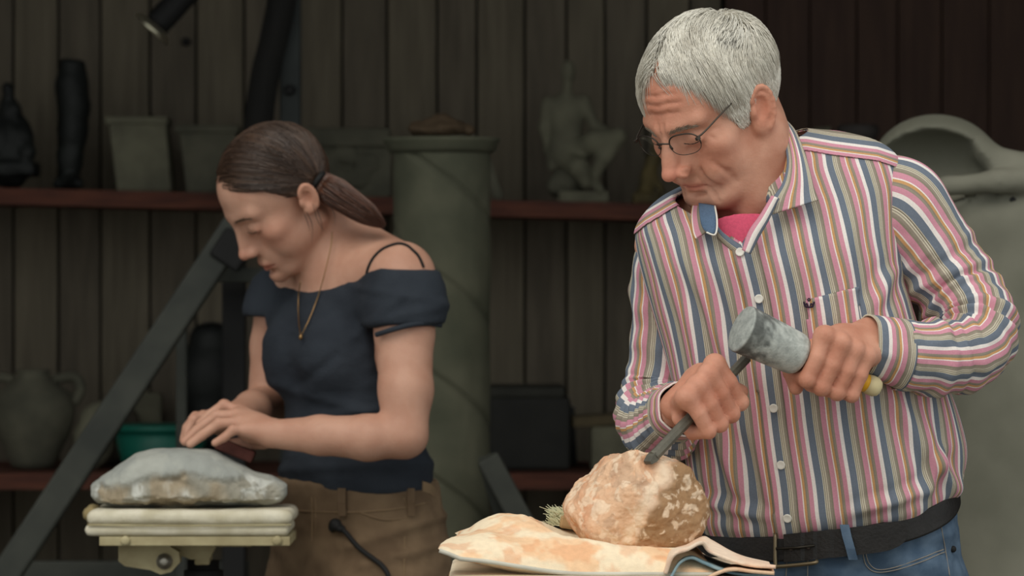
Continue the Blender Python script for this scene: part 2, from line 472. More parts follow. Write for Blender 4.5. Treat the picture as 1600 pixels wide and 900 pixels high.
# plaster pots and relief tile
def tapered_pot(name, px0, px1, pb0, pb1, py0, label, m, rim=True, d=SD):
    """square plaster planter, open at the top, wider above"""
    xt0, xt1, xb0, xb1 = sx(px0, d), sx(px1, d), sx(pb0, d), sx(pb1, d)
    zb = shelf_z((xb0 + xb1) / 2); zt = sz(py0, d); wd = (xt1 - xt0) * .42; wb = (xb1 - xb0) * .42; t = .012
    V = []
    for (x0, x1, hw, z) in ((xb0, xb1, wb, zb), (xt0, xt1, wd, zt), (xt0 + t, xt1 - t, wd - t, zt), (xb0 + t, xb1 - t, wb - t, zb + t)):
        V += [(x0, d - hw, z), (x1, d - hw, z), (x1, d + hw, z), (x0, d + hw, z)]
    F = [(3, 2, 1, 0)] + [(k * 4 + j, k * 4 + (j + 1) % 4, (k + 1) * 4 + (j + 1) % 4, (k + 1) * 4 + j) for k in range(3) for j in range(4)] + [(12, 13, 14, 15)]
    p = empty(name, ((xb0 + xb1) / 2, d, zb), label, 'pot')
    o = mk('pot_body', V, F, m, p, smooth=False)
    b = o.modifiers.new('soft_edges', 'BEVEL'); b.width = .006; b.segments = 2
    if rim:
        mk('rim', *join([box_g(((xt0 + xt1) / 2, d - wd, zt - .008), ((xt1 - xt0) / 2 + .004, .006, .008), bevel=.003),
                         box_g(((xt0 + xt1) / 2, d + wd, zt - .008), ((xt1 - xt0) / 2 + .004, .006, .008), bevel=.003),
                         box_g((xt0, d, zt - .008), (.006, wd, .0078), bevel=.003), box_g((xt1, d, zt - .008), (.006, wd, .0078), bevel=.003)]), m, p, smooth=False)
    return p
tapered_pot('plaster_planter', 172, 262, 186, 272, 184, 'pale tapered plaster planter left of the woman on the upper shelf', M_plaster2, True)
tapered_pot('plaster_planter', 281, 372, 294, 372, 197, 'grey plaster planter with wide rim half hidden by the woman\'s head', M_plaster, True)
RT = empty('relief_tile', (sx(541), SD, shelf_z(sx(541))), 'square plaster tile with a worn relief leaning behind the ponytail', 'tile')
zb = shelf_z(sx(541)); zt = sz(200)
mk('slab', *box_g((sx(541), SD + .02, (zb + zt) / 2), ((sx(611) - sx(472)) / 2, .016, (zt - zb) / 2), bevel=.005), M_plaster, RT, smooth=False)
mk('upper_moulding', *box_g((sx(541), SD, zt - .02), ((sx(609) - sx(474)) / 2, .012, .02), bevel=.006), M_plaster, RT, smooth=False)
S = Sdf()
for (a, b) in ((505, 250), (540, 240), (575, 255), (520, 275), (560, 280)): S.ell(W(a, b, SD + .006), (.028, .012, .022), .012)
sdf_obj('worn_relief', S, .004, M_plaster, parent=RT, noise=.003)

# seated nude figure of plaster, back half turned
ST = empty('seated_statue', (sx(905), SD, shelf_z(sx(905))), 'grey plaster statue of a seated figure on the upper shelf', 'statue')
S = Sdf(); d = SD
S.ell(W(888, 112, d), (.016, .018, .025), .008); S.cone(W(887, 130, d), W(886, 152, d), .010, .011, .008)
S.ell(W(884, 170, d), (.042, .024, .03), .015); S.ell(W(884, 200, d), (.034, .024, .045), .02); S.ell(W(886, 240, d), (.040, .03, .035), .025)
S.chain([W(857, 160, d), W(850, 200, d + .005), W(858, 235, d + .01), W(862, 262, d - .01)], [.014, .011, .010, .008], .008)
S.chain([W(912, 158, d), W(928, 195, d - .01), W(962, 212, d - .02)], [.014, .011, .008], .008)
S.chain([W(895, 240, d), W(930, 222, d - .04), W(966, 213, d - .05)], [.027, .024, .017], .012)
S.chain([W(966, 213, d - .05), W(945, 245, d - .05), W(925, 280, d - .04), W(938, 297, d - .06)], [.017, .017, .011, .01], .008)
S.chain([W(880, 245, d), W(905, 262, d - .06), W(915, 285, d - .06)], [.025, .02, .014], .012)
V, F = S.mesh(.004)
mk('figure', V, F, M_plaster2, ST)
S = Sdf(); S.ell(W(890, 282, d), (.036, .04, .036), .02); S.ell(W(868, 292, d + .01), (.022, .03, .02), .02)
V, F = S.mesh(.004); V += normals(V, F) * (.004 * fbm(V * 35, 3))[:, None]
mk('rock_seat', V, F, M_plaster, ST)
zb = shelf_z(sx(905))
mk('plinth', *box_g((sx(911), d - .01, zb + .012), ((sx(950) - sx(872)) / 2, .055, .012), bevel=.004), M_plaster2, ST, smooth=False)
# small upright figure between statue and the man's face
S = Sdf()
S.chain([W(1008, 292, d), W(1012, 262, d), W(1020, 238, d), W(1026, 215, d)], [.018, .013, .014, .010], .012); S.box(W(1010, 298, d), (.03, .03, .012), .005, .008)
S.cone(W(1016, 250, d), W(1034, 285, d), .009, .008, .008)
sdf_obj('small_carving', S, .004, mat('ochre_clay', (96, 84, 52), .8, col2=(70, 62, 42)), 'small ochre carving standing behind the man\'s glasses', 'carving', shelf=sx(1012))
# low dark bowl pieces behind the man's shoulder
S = Sdf(); S.ell(W(1340, 205, 8.3), (.045, .045, .03), .01); S.ell(W(1340, 190, 8.3), (.036, .036, .03), .008, 's'); S.cone(W(1340, 222, 8.3), W(1340, 300, 8.3), .03, .04, .01)
sdf_obj('dark_pedestal_bowl', S, .005, mat('dark_stone', (62, 58, 56), .8), 'dark stone bowl on a stem behind the man\'s shoulder', 'bowl')
BASEB = bpy.data.objects['dark_pedestal_bowl']
S = Sdf(); S.ell(W(1283, 206, 8.3), (.018, .02, .008), .006); S.cone(W(1270, 206, 8.3), W(1297, 200, 8.3), .006, .004, .006); S.cone(W(1283, 212, 8.3), W(1283, 308, 8.3), .012, .03, .01)
sdf_obj('little_pale_bird', S, .004, M_plaster2, 'tiny pale carving just above the man\'s collar', 'carving')
# the shelf that carries them, hidden by the man, is a crate
mk('tall_crate', *box_g((sx(1312, 8.3), 8.36, sz(331, 8.3) / 2), (.11, .14, sz(331, 8.3) / 2), bevel=.004), M_brown, smooth=False, label='dark brown crate standing behind the man', cat='crate')

# lamp arm hanging in at the top left, with a bright rim
LA = empty('work_lamp', W(262, 25, 7.9), 'black tubular work lamp with a bright metal rim at the top', 'lamp')
a, b = W(292, -12, 7.9), W(245, 38, 7.9); ax_ = nrm(b - a)
mk('lamp_tube', *tube_g([W(380, -105, 7.9), a, a + .5 * (b - a), b], [.024, .026, .027, .027], 12, 16), M_black, LA)
mk('metal_rim', *lathe_g([(.032, -.004), (.042, .004), (.044, .011), (.036, .011), (.028, .004)], b + ax_ * .006, frame_z(ax_), 30), mat('bright_metal', (205, 200, 175), .3, metal=.9), LA)
mk('ceiling_rod', *tube_g([W(380, -105, 7.9), np.array([W(380, -105, 7.9)[0], 7.9, 3.0])], .012, None, 10), M_black, LA)
mk('knob', *lathe_g([(.006, 0), (.010, .008), (.008, .016), (.002, .018)], W(291, 66, WALL_Y - .011), rotx(math.pi / 2), 14), M_black, WB)

# dark curved plank and grey post behind the woman's head
P = catmull([W(444, -60, 8.034), W(440, 0, 8.034), W(428, 60, 8.034), W(414, 120, 8.034), W(403, 200, 8.034), W(398, 300, 8.034)], 30)
o = mk('curved_plank', *plate_g(P, (1, 0, 0), .029, .012), mat('charred_plank', (26, 25, 23), .8, scale=12, stretch=(5, 5, .6)), label='dark curved plank rising behind the woman\'s head', cat='plank')
PS = empty('steel_post', (sx(455, 8.07), 8.07, 0), 'grey steel post with a bolt behind the woman\'s head', 'post')
mk('post_tube', *box_g((sx(454, 8.07), 8.07, 1.5), (.021, .021, 1.5), bevel=.004), mat('dark_blue_grey_paint', (50, 54, 53), .7), PS, smooth=False)
mk('bolt', *lathe_g([(.0115, 0), (.0115, .008), (.006, .011)], W(453, 141, 8.048), rotx(math.pi / 2), 12), M_black, PS)

# grey diagonal beam and rail at the left (an easel-like hoist)
HO = empty('steel_hoist', (W(60, 0, 7.1)[0], 7.1, 0), 'grey steel hoist frame with a long slanting beam left of the woman', 'hoist')
a, b = W(372, 350, 7.1), W(-430, 1562, 7.1)
mk('slanting_beam', *box_g((a + b) / 2, (.026, .026, np.linalg.norm(a - b) / 2), frame_z(a - b, (0, 1, 0)), .005), M_steel, HO, smooth=False)
mk('upper_clamp', *box_g(W(364, 390, 7.1), (.03, .035, .03), frame_z(a - b, (0, 1, 0)), .006), M_black, HO, smooth=False)
mk('cross_rail', *box_g(W(398, 430, 7.2), (.085, .016, .013), None, .003), M_steel, HO, smooth=False)
mk('upright', *box_g(np.array([W(366, 0, 7.28)[0], 7.28, .68]), (.021, .021, .68), None, .003), M_black, HO, smooth=False)
mk('thin_upright', *box_g(np.array([W(284, 0, 7.3)[0], 7.3, .64]), (.010, .012, .64), None, .003), M_steel, HO, smooth=False)
mk('foot_beam', *box_g(np.array([W(-20, 0, 7.19)[0], 7.19, .03]), (.5, .03, .03), None, .004), M_steel, HO, smooth=False)
# lower grey rail
mk('floor_rail', *box_g(W(140, 891, 7.5), (.30, .02, .018), None, .004), M_steel, smooth=False, label='low grey steel rail under the lower shelf at left', cat='rail')
for xr in (-35, 250):
    p = W(xr, 905, 7.5)
    mk('rail_leg', *box_g((p[0], 7.5, p[2] / 2), (.018, .018, p[2] / 2), None, .003), M_steel, bpy.data.objects['floor_rail'], smooth=False)

# ------------------------------------------------------------------ things on the lower shelf
LD = 8.2
def lx(px, d=LD): return (px - 800.0) / FPX * d
# grey amphora
cx = lx(52); prof = [(.02, LZ), (.045, LZ + .004), (.05, LZ + .02), (.075, LZ + .07), (.088, LZ + .12), (.080, LZ + .155), (.045, LZ + .18), (.032, LZ + .195), (.036, LZ + .205), (.03, LZ + .205)]
AM = empty('stone_amphora', (cx, LD, LZ), 'large grey stone jar at the left end of the lower shelf', 'jar')
mk('jar_body', *lathe_g([(r, z - LZ) for r, z in prof], (cx, LD, LZ), None, 40), M_plaster, AM)
for s in (-1, 1):
    mk('jar_handle', *tube_g([(cx + s * .04, LD, LZ + .185), (cx + s * .085, LD, LZ + .19), (cx + s * .098, LD, LZ + .165), (cx + s * .083, LD, LZ + .135)], .011, 14, 8), M_plaster, AM)
S = Sdf(); S.ell(W(150, 660, LD), (.045, .04, .06), .02); S.ell(W(152, 622, LD), (.03, .03, .03), .02)
sdf_obj('round_pale_carving', S, .005, M_plaster2, 'rounded pale carving behind the slanting beam', 'carving', lower=True, noise=.004)
S = Sdf(); S.box(W(192, 700, 8.42), (.05, .05, .04), .012, .01); S.ell(W(188, 665, 8.42), (.04, .04, .03), .02)
sdf_obj('stone_lump', S, .005, mat('brown_stone', (70, 64, 54), .9), 'brown stone lump between the slanting beam and green tub', 'stone', lower=True, noise=.006)
# teal plastic tub
d = 7.95
tz = W(235, 664, d)[2]; tb = W(235, 748, d)[2]
d = 8.1; tz = EYE - (664 - 450) / FPX * d
TB = empty('plastic_tub', (lx(252, d), d, LZ), 'teal green plastic tub on the lower shelf behind the rubbed stone', 'tub')
r0 = .098
M_teal = mat('teal_plastic', (20, 92, 78), .45, var=.08)
mk('tub_body', *lathe_g([(.02, 0), (.074, 0), (.078, .004), (r0, tz - LZ), (r0 - .004, tz - LZ), (.074, .008), (.02, .006)], (lx(252, d), d, LZ), None, 48), M_teal, TB)
mk('tub_rim', *lathe_g([(r0 - .003, tz - LZ - .012), (r0 + .007, tz - LZ - .012), (r0 + .008, tz - LZ), (r0 - .003, tz - LZ + .002)], (lx(252, d), d, LZ), None, 48), M_teal, TB)
# pale block behind tub
mk('pale_block', *box_g((lx(228, 8.50), 8.50, LZ + .075), (.035, .02, .075), None, .005), M_plaster2, smooth=False, label='pale upright block behind the teal tub', cat='block')
# dark pot
S = Sdf(); S.ell(W(330, 640, 8.3), (.07, .06, .09), .02); S.ell(W(330, 575, 8.3), (.045, .04, .03), .02); S.cone(W(330, 700, 8.3), W(330, 735, 8.3), .05, .06, .02)
sdf_obj('dark_urn', S, .006, M_bronze, 'dark rounded urn behind the woman\'s hands', 'urn', lower=True)
# dark boxes and pale block, right of the column
mk('black_toolbox', *box_g((lx(826, 8.25), 8.25, LZ + .075), (.085, .12, .075), None, .008), mat('dark_green_black', (34, 34, 31), .7), smooth=False, label='black toolbox on the lower shelf right of the column', cat='toolbox')
o = bpy.data.objects['black_toolbox']
mk('toolbox_lid', *box_g((lx(822, 8.25), 8.25, LZ + .16), (.08, .115, .012), None, .006), mat('dark_lid', (44, 44, 38), .7), o, smooth=False)
mk('toolbox_handle', *tube_g([W(795, 622, 8.22), W(797, 612, 8.22), W(850, 612, 8.22), W(852, 622, 8.22)], .006, 12, 8), M_black, o)
mk('lean_stone', *prism_g([(lx(855), LZ), (lx(905), LZ), (lx(900), LZ + .12), (lx(872), LZ + .14)], 8.42, 8.52), M_bronze, smooth=False, label='dark leaning slab between toolbox and pale block', cat='slab')
mk('stone_block', *box_g((lx(962, 8.2), 8.2, LZ + .045), (.052, .06, .045), None, .006), M_plaster2, smooth=False, label='pale grey stone block on the lower shelf by the man\'s elbow', cat='block')
mk('wood_offcut', *box_g((lx(940, 8.2), 8.2, LZ + .102), (.07, .05, .011), rotz(.2) @ roty(-.06), .004), mat('grey_brown_wood', (86, 76, 56), .85, stretch=(1, 6, 6)), smooth=False, label='rough wooden offcut lying across the stone block', cat='offcut')
# slanting strut of a trestle behind the table
TR = empty('steel_trestle', (W(820, 0, 7.0)[0], 7.0, 0), 'dark grey trestle leg slanting beside the column', 'trestle')
a, b = W(762, 715, 7.0), W(862, 900, 7.0); dr = nrm(b - a); b2 = a + dr * (a[2] / -dr[2])
mk('slanting_leg', *box_g((a + b2) / 2, (.02, .02, np.linalg.norm(a - b2) / 2), frame_z(a - b2, (0, 1, 0)), .003), M_steel, TR, smooth=False)
mk('back_leg', *box_g((np.array([a[0] + .30, 7.35, 0]) + a) / 2, (.018, .018, np.linalg.norm(a - np.array([a[0] + .30, 7.35, 0])) / 2), frame_z(a - np.array([a[0] + .30, 7.35, 0]), (1, 0, 0)), .003), M_steel, TR, smooth=False)

# ------------------------------------------------------------------ column with spiral grooves
d = 7.2; CX = (690 - 800) / FPX * d; CR = 76 / FPX * d
CO = empty('stone_column', (CX, d, 0), 'tall grey-green stone column with spiral grooves behind the woman', 'column')
M_col = mat('grey_green_stone', (92, 92, 76), .88, scale=10, bump=.25, col2=(74, 76, 62))
zt = EYE - (236 - 450) / FPX * d
nz_, nt_ = 330, 120
zz = np.linspace(0.02, zt, nz_); th = np.linspace(0, 2 * np.pi, nt_, endpoint=False)
Z, T_ = np.meshgrid(zz, th, indexing='ij')
pitch = .37
ph = (Z - 1.327 + (T_ - 1.5 * np.pi) / (2 * np.pi) * pitch) / (pitch / 2)
dist = np.abs(ph - np.round(ph)) * pitch / 2
rad = CR - .009 * np.exp(-(dist / .0055) ** 2) + .0012 * fbm(np.stack([np.cos(T_) * 3, np.sin(T_) * 3, Z * 12], -1), 3)
V = np.stack([CX + rad * np.cos(T_), d + rad * np.sin(T_), Z], -1).reshape(-1, 3)
mk('shaft', V, grid_f(nz_, nt_, True), M_col, CO)
ct = EYE - (216 - 450) / FPX * d
mk('cap', *lathe_g([(.01, zt - .004), (CR + .004, zt - .004), (CR + .012, zt + .004), (CR + .014, ct - .010), (CR + .018, ct - .006), (CR + .018, ct), (.01, ct)], (CX, d, 0), None, 64), M_col, CO)
mk('foot', *lathe_g([(.01, 0), (CR + .03, 0), (CR + .03, .03), (CR + .005, .045), (.01, .045)], (CX, d, 0), None, 48), M_col, CO)
S = Sdf(); S.cone((CX - .04, d, ct + .008), (CX + .005, d, ct + .024), .010, .013, .01); S.cone((CX, d, ct + .024), (CX + .05, d + .01, ct + .008), .012, .009, .01); S.ell((CX - .01, d, ct + .01), (.05, .03, .012), .01)
V, F = S.mesh(.004); V += normals(V, F) * (.004 * fbm(V * 40, 3))[:, None]; V[:, 2] += ct - V[:, 2].min()
mk('driftwood_piece', V, F, mat('brown_driftwood', (74, 60, 44), .85, scale=30, bump=.4), label='small gnarled piece of wood lying on top of the column', cat='wood')
_x = sx(768, 8.3); _h = sz(238, 8.3) - shelf_z(_x)
_v, _f = box_g((_x, 8.3, 0), (.010, .012, _h / 2), roty(-.32), .003); _v[:, 2] += shelf_z(_x) - _v[:, 2].min()
mk('leaning_slat', _v, _f, M_plaster, smooth=False, label='short pale slat leaning behind the column top', cat='slat')

# ------------------------------------------------------------------ big smooth grey sculpture at the right
d = 6.35
M_scul = mat('smooth_grey_plaster', (122, 121, 108), .8, scale=5, bump=.08, col2=(98, 98, 86), bscale=60)
S = Sdf()
def q(px, py, dd=0): return W(px, py, d + dd)
S.ell(q(1612, 500, .03), (.18, .13, .26), .05); S.ell(q(1605, 760, .02), (.155, .13, .34), .08)
S.chain([q(1606, 640, .04), q(1612, 1000, .03), q(1625, 1700, .03)], [.13, .14, .15], .06)
# shoulder platform and the raised wing with its hollow
S.ell(q(1590, 352, .02), (.145, .10, .075), .03)
S.ell(q(1462, 268), (.106, .085, .092), .015)
S.ell(q(1456, 262, -.055), (.088, .075, .060), .004, 's')
S.ell(q(1510, 268, -.055), (.040, .06, .026), .012, 's')
S.chain([q(1540, 240, -.035), q(1580, 262, -.04), q(1640, 268, -.04), q(1720, 275, -.03)], [.016, .022, .028, .03], .025)
S.chain([q(1425, 300, -.02), q(1480, 290, -.07), q(1560, 283, -.08), q(1640, 282, -.06)], [.010, .014, .018, .024], .012)
S.plane((0, 0, .02), (0, 0, -1))
SC = sdf_obj('abstract_sculpture', S, .008, M_scul, 'big smooth grey abstract sculpture with a hollow wing at the right', 'sculpture')
_ds = np.linspace(d - .3, d + .1, 300); _dv = S.ev(np.array([W(1583, 313, t) for t in _ds]).astype(np.float32)); _dd = _ds[int(np.argmax(_dv < 0))]
mk('dark_hole_disc', *lathe_g([(.0005, 0), (.005, 0), (.0055, .0015), (.0005, .0015)], W(1583, 313, _dd - .002), rotx(-math.pi / 2), 14), M_black, SC)  # flat black disc painted as the dark of a small hole, nothing is cut
# ------------------------------------------------------------------ stones
def sphere_dirs(nu, nv):
    th = np.linspace(0, 2 * np.pi, nu, endpoint=False); ph = np.linspace(0.004, np.pi - 0.004, nv)
    P, T = np.meshgrid(ph, th, indexing='ij')
    return np.stack([np.sin(P) * np.cos(T), np.sin(P) * np.sin(T), np.cos(P)], -1).reshape(-1, 3), grid_f(nv, nu, True)
def facet_rock(c, planes, nu=300, nv=200, sharp=14.0):
    """boulder cut by planes (normal, distance), corners slightly rounded"""
    D, F = sphere_dirs(nu, nv); inv = 0
    for n, d in planes:
        n = nrm(n); inv = inv + np.maximum(D @ n / d, 1e-6) ** sharp
    r = inv ** (-1.0 / sharp)
    return np.asarray(c) + D * r[:, None], F[:, ::-1]
def rock_mat(name, cols, scale, rough=.9, bump=.5, bscale=90):
    m = mat(name, cols[0], rough, scale=scale, bump=bump, bscale=bscale, detail=9)
    cr = [n for n in m.node_tree.nodes if n.type == 'VALTORGB'][0].color_ramp
    while len(cr.elements) > 1: cr.elements.remove(cr.elements[-1])
    for i, (p, c) in enumerate(cols[1]):
        e = cr.elements[0] if i == 0 else cr.elements.new(p)
        e.position = p; e.color = (*lin(c), 1)
    return m
# orange boulder on the man's bench
RD = 4.80
rc = W(990, 782, RD); PXM = RD / FPX
def n2(ax, az, ay): return (ax, ay, az)
planes = [((-.78, -.15, .62), 76 * PXM), ((-.25, .05, 1), 82 * PXM), ((.35, .1, .93), 76 * PXM), ((.80, .05, .55), 92 * PXM), ((1, .1, -.02), 112 * PXM),
          ((.82, 0, -.55), 108 * PXM), ((0, 0, -1), 68 * PXM), ((-.72, -.1, -.55), 94 * PXM), ((-1, .1, -.05), 114 * PXM), ((-.55, -.75, .30), 80 * PXM),
          ((.42, -.88, .22), 82 * PXM), ((.05, -.9, -.35), 84 * PXM), ((0, 1, .1), 95 * PXM), ((.55, .8, .1), 100 * PXM), ((-.55, .8, .1), 100 * PXM)]
V, F = facet_rock(rc, planes, 420, 280, sharp=20)
N = normals(V, F)
loc = V - rc
ridge = fbm(V * 9 + 3, 4, 5)
disp = .006 * fbm(V * 16, 5, 2) + .004 * np.abs(fbm(V * 26, 4, 9)) * (loc[:, 0] > .0) + .0012 * fbm(V * 110, 3, 4) + .003 * ridge
V = V + N * disp[:, None]
Vw = V @ rotz(.7).T @ rotx(.6).T; Vw = Vw + .006 * np.stack([fbm(Vw * 60, 2, 41), fbm(Vw * 60, 2, 42), fbm(Vw * 60, 2, 43)], 1)
# colour of the stone itself: orange skin, pale freshly cut band, brown pitted face
u = loc[:, 0] - .0195 - .53 * loc[:, 2] + .006 * fbm(V * 30, 3, 3)
pale = .85 * np.exp(-((u + .006) / .0085) ** 2)
pit = sm(.002, .008, u) * sm(-.005, .02, .075 - np.abs(loc[:, 2]) + .02 * fbm(V * 12, 3, 8))
dap = .7 * sm(.22, .8, fbm(Vw * 130, 4, 6)) * pit
c0 = np.array(lin((226, 186, 152))); cP = np.array(lin((240, 216, 188))); cB = np.array(lin((156, 122, 88))); cO = np.array(lin((216, 158, 120))); cG = np.array(lin((190, 158, 132)))
mixn = .7 * sm(-.3, .6, fbm(V * 30, 5, 11))[:, None]; mixg = sm(-.1, .5, fbm(Vw * 60, 5, 21))[:, None]; mixw = sm(.15, .6, fbm(Vw * 90, 4, 33))[:, None]
colr = c0 * (1 - mixn) + cO * mixn; colr = colr * (1 - .6 * mixg) + cG * .6 * mixg; colr = colr * (1 - .7 * mixw) + cP * .7 * mixw
colr = colr * (1 - pit[:, None]) + cB * pit[:, None]; colr = colr * (1 - dap[:, None]) + cP * dap[:, None]; colr = colr * (1 - pale[:, None]) + cP * pale[:, None]
M_rock1 = mat('orange_limestone', (250, 250, 250), .9, var=.06, scale=60, bump=.5, bscale=160, attr='tint')
V[:, 2] = np.maximum(V[:, 2], rc[2] - 69 * PXM)
ROCK = mk('boulder', V, F, M_rock1, attrs={'tint': colr}, label='rough orange limestone boulder under the chisel', cat='stone')

# pale flat stone on the woman's stand
SDp = 6.0; PX2 = SDp / FPX
c2 = W(300, 752, SDp)
poly_t = np.array([(-153, 2), (-140, 12), (-122, 22), (-85, 44), (-50, 51), (-20, 55), (35, 50), (65, 33), (100, 16), (135, 9), (153, 6)], float)
nx, na = 220, 120
xs = np.linspace(-151, 151, nx)
top = np.interp(xs, poly_t[:, 0], poly_t[:, 1]); top = np.convolve(np.pad(top, 7, 'edge'), np.ones(15) / 15, 'valid')
bot = np.interp(xs, [-152, -140, -100, 0, 100, 140, 152], [-26, -34, -37, -38, -37, -34, -24])
endf = np.sqrt(np.clip(1 - (np.abs(xs) / 152.0) ** 9, 0, 1))
top = top * 1.0; mid = bot + (top - bot) * .40
hd = np.interp(xs, [-152, -100, 0, 80, 152], [45, 76, 84, 68, 40]) * endf
an = np.linspace(0, 2 * np.pi, na, endpoint=False)
sa, ca = np.sin(an), np.cos(an)
up = np.sign(sa) * np.abs(sa) ** .8
Zt = np.where(up[None] > 0, mid[:, None] + (top - mid)[:, None] * up[None], mid[:, None] + (mid - bot)[:, None] * np.sign(up[None]) * np.abs(up[None]) ** .45)
Zt = mid[:, None] + (Zt - mid[:, None]) * endf[:, None] ** .6
Yv = -hd[:, None] * (np.sign(ca) * np.abs(ca) ** .75)[None]
Xv = np.repeat(xs[:, None], na, 1)
V = c2 + np.array((0, -.036, 0)) + np.stack([Xv * PX2, Yv * PX2, Zt * PX2], -1).reshape(-1, 3)
F = grid_f(nx, na, True)
loc = (V - c2 - np.array((0, -.036, 0))) / PX2
N = normals(V, F)
if (N[:, 2] * (loc[:, 2] - 5)).mean() < 0: F = F[:, ::-1]; N = -N
front = sm(-5, -40, loc[:, 1])
# overhang: ragged lower face recessed below a lip running across the front
lip = -2 + 18 * np.exp(-((loc[:, 0] - 5) / 65) ** 2) + 16 * sm(60, 120, loc[:, 0]) + 8 * fbm(np.stack([loc[:, 0] * .02, 0 * loc[:, 0], 0 * loc[:, 0]], 1), 3, 4)
rag = sm(7, -9, loc[:, 2] - lip + 3 * fbm(V * 60, 3, 5)) * front
V = V + N * (.0022 * fbm(V * 22, 4, 1) + rag * (-.005 + .005 * fbm(V * np.array([22, 22, 50]), 4, 12) + .0018 * fbm(V * 90, 2, 3)))[:, None]
V[:, 2] = np.maximum(V[:, 2], c2[2] - 38 * PX2)
g = sm(-.2, .5, fbm(V * 26, 4, 7))[:, None]; w = sm(.15, .5, fbm(V * 45, 4, 9))[:, None]; r_ = rag[:, None]
och = (rag * sm(.15, .5, fbm(V * 12 + 5, 3, 31)))[:, None]
ct_ = np.array(lin((172, 174, 166))); cd = np.array(lin((150, 154, 150))); cb = np.array(lin((156, 152, 138))); cw = np.array(lin((205, 206, 198))); co = np.array(lin((166, 146, 116)))
colr = ct_ * (1 - .6 * g) + cd * .6 * g; colr = colr * (1 - r_) + (cb * (1 - w) + cw * w) * r_; colr = colr * (1 - .6 * och) + co * .6 * och
M_rock2 = mat('grey_white_marble', (250, 250, 250), .85, var=.06, scale=50, bump=.4, bscale=140, attr='tint')
ROCK2 = mk('flat_stone', V, F, M_rock2, attrs={'tint': colr}, label='pale grey flat stone being rubbed by the woman', cat='stone')

# ------------------------------------------------------------------ woman's carving stand
M_cream = mat('cream_painted_metal', (178, 168, 132), .6, scale=18, bump=.1, col2=(150, 138, 104))
M_pad = mat('dusty_cream_pad', (216, 210, 190), .85, scale=25, bump=.3, col2=(190, 182, 156))
zb2 = c2[2] - 38 * PX2
SX = c2[0]
ST2 = empty('carving_stand', (SX, SDp, 0), 'cream metal carving stand under the flat pale stone', 'stand')
def slab(name, x0, x1, z0, z1, y0, y1, m, parent, bev, nsub=0):
    return mk(name, *box_g(((x0 + x1) / 2, (y0 + y1) / 2, (z0 + z1) / 2), ((x1 - x0) / 2, (y1 - y0) / 2, (z1 - z0) / 2), bevel=bev), m, parent, smooth=False)
pz = lambda py: EYE - (py - 450) / FPX * SDp
pxw = lambda px, d=SDp: (px - 800) / FPX * d
# cushion: two soft layers
S = Sdf(); S.box((pxw(306), SDp - .036, zb2 - .0115), (pxw(464) - pxw(306), .089, .0115), .011, .004)
V, F = S.mesh(.004); V[:, 2] += .0012 * fbm(V * 18, 3, 3); V[:, 2] = np.minimum(V[:, 2], zb2 + .0005)
mk('cushion', V, F, M_pad, ST2)
S = Sdf(); S.box((pxw(302), SDp - .036, zb2 - .030), (pxw(461) - pxw(304), .086, .009), .008, .004)
V, F = S.mesh(.004); mk('lower_cushion', V, F, M_pad, ST2)
mk('seam', *tube_g([(pxw(150), SDp - .123, zb2 - .022), (pxw(300), SDp - .125, zb2 - .023), (pxw(462), SDp - .123, zb2 - .022)], .0016, 20, 6), M_cream, ST2)
pl0, pl1 = pz(838) , zb2 - .0388
slab('top_plate', pxw(168), pxw(460), zb2 - .053, zb2 - .0395, SDp - .12, SDp + .05, M_cream, ST2, .001)
for bx in (196, 433):
    mk('bolt', *lathe_g([(.0075, 0), (.0075, .003), (.004, .005)], (pxw(bx, 5.88), SDp - .12, zb2 - .0455), rotx(math.pi / 2), 14), M_cream, ST2)
S = Sdf(); S.ell((pxw(150), SDp - .02, zb2 - .012), (.017, .03, .014), .005); S.ell((pxw(146), SDp + .03, zb2 - .02), (.014, .03, .016), .005)
V, F = S.mesh(.003); V += normals(V, F) * (.0025 * fbm(V * 60, 3))[:, None]; mk('folded_cloth_edge', V, F, mat('ochre_rag', (150, 134, 96), .95, bump=.4), ST2)
zp = zb2 - .053
# bracket and tilt joint below
poly = [(186, 852), (215, 848), (240, 852), (262, 850), (280, 862), (282, 878), (268, 893), (252, 897), (236, 890), (222, 888), (196, 884), (186, 876)]
mk('tilt_bracket', *prism_g([(pxw(x, 5.94), EYE - (y - 450) / FPX * 5.94) for x, y in poly][::-1], 5.93, 5.965), M_cream, ST2, smooth=False)
mk('gusset', *prism_g([(pxw(x, 5.97), EYE - (y - 450) / FPX * 5.97) for x, y in [(222, 839), (345, 839), (336, 856), (328, 872), (300, 874), (282, 868), (262, 852), (236, 850)]][::-1], 5.966, 6.0), M_cream, ST2, smooth=False)
slab('side_gusset', pxw(300), pxw(395), zp - .008, zp, SDp - .02, SDp + .02, M_cream, ST2, .002)
mk('pivot_bolt', *lathe_g([(.012, 0), (.012, .004), (.007, .006), (.007, .010), (.004, .011)], W(257, 877, 5.93), rotx(math.pi / 2), 16), mat('worn_steel', (150, 146, 136), .4, metal=.8), ST2)
slab('joint_block', pxw(306), pxw(330), zp - .035, zp, SDp - .03, SDp + .03, M_cream, ST2, .003)
mk('post', *tube_g([(pxw(318), SDp, zp - .03), (pxw(318), SDp, .05)], .024, None, 20), M_black, ST2)
mk('post_collar', *lathe_g([(.024, 0), (.03, .002), (.03, .03), (.024, .032)], (pxw(318), SDp, zp - .075), None, 24), M_black, ST2)
for k in range(3):
    a = k * 2.094 + 1.1
    mk('stand_foot', *tube_g([(pxw(318), SDp, .09), (pxw(318) + .2 * math.cos(a), SDp + .2 * math.sin(a), .018)], .018, None, 10), M_black, ST2)

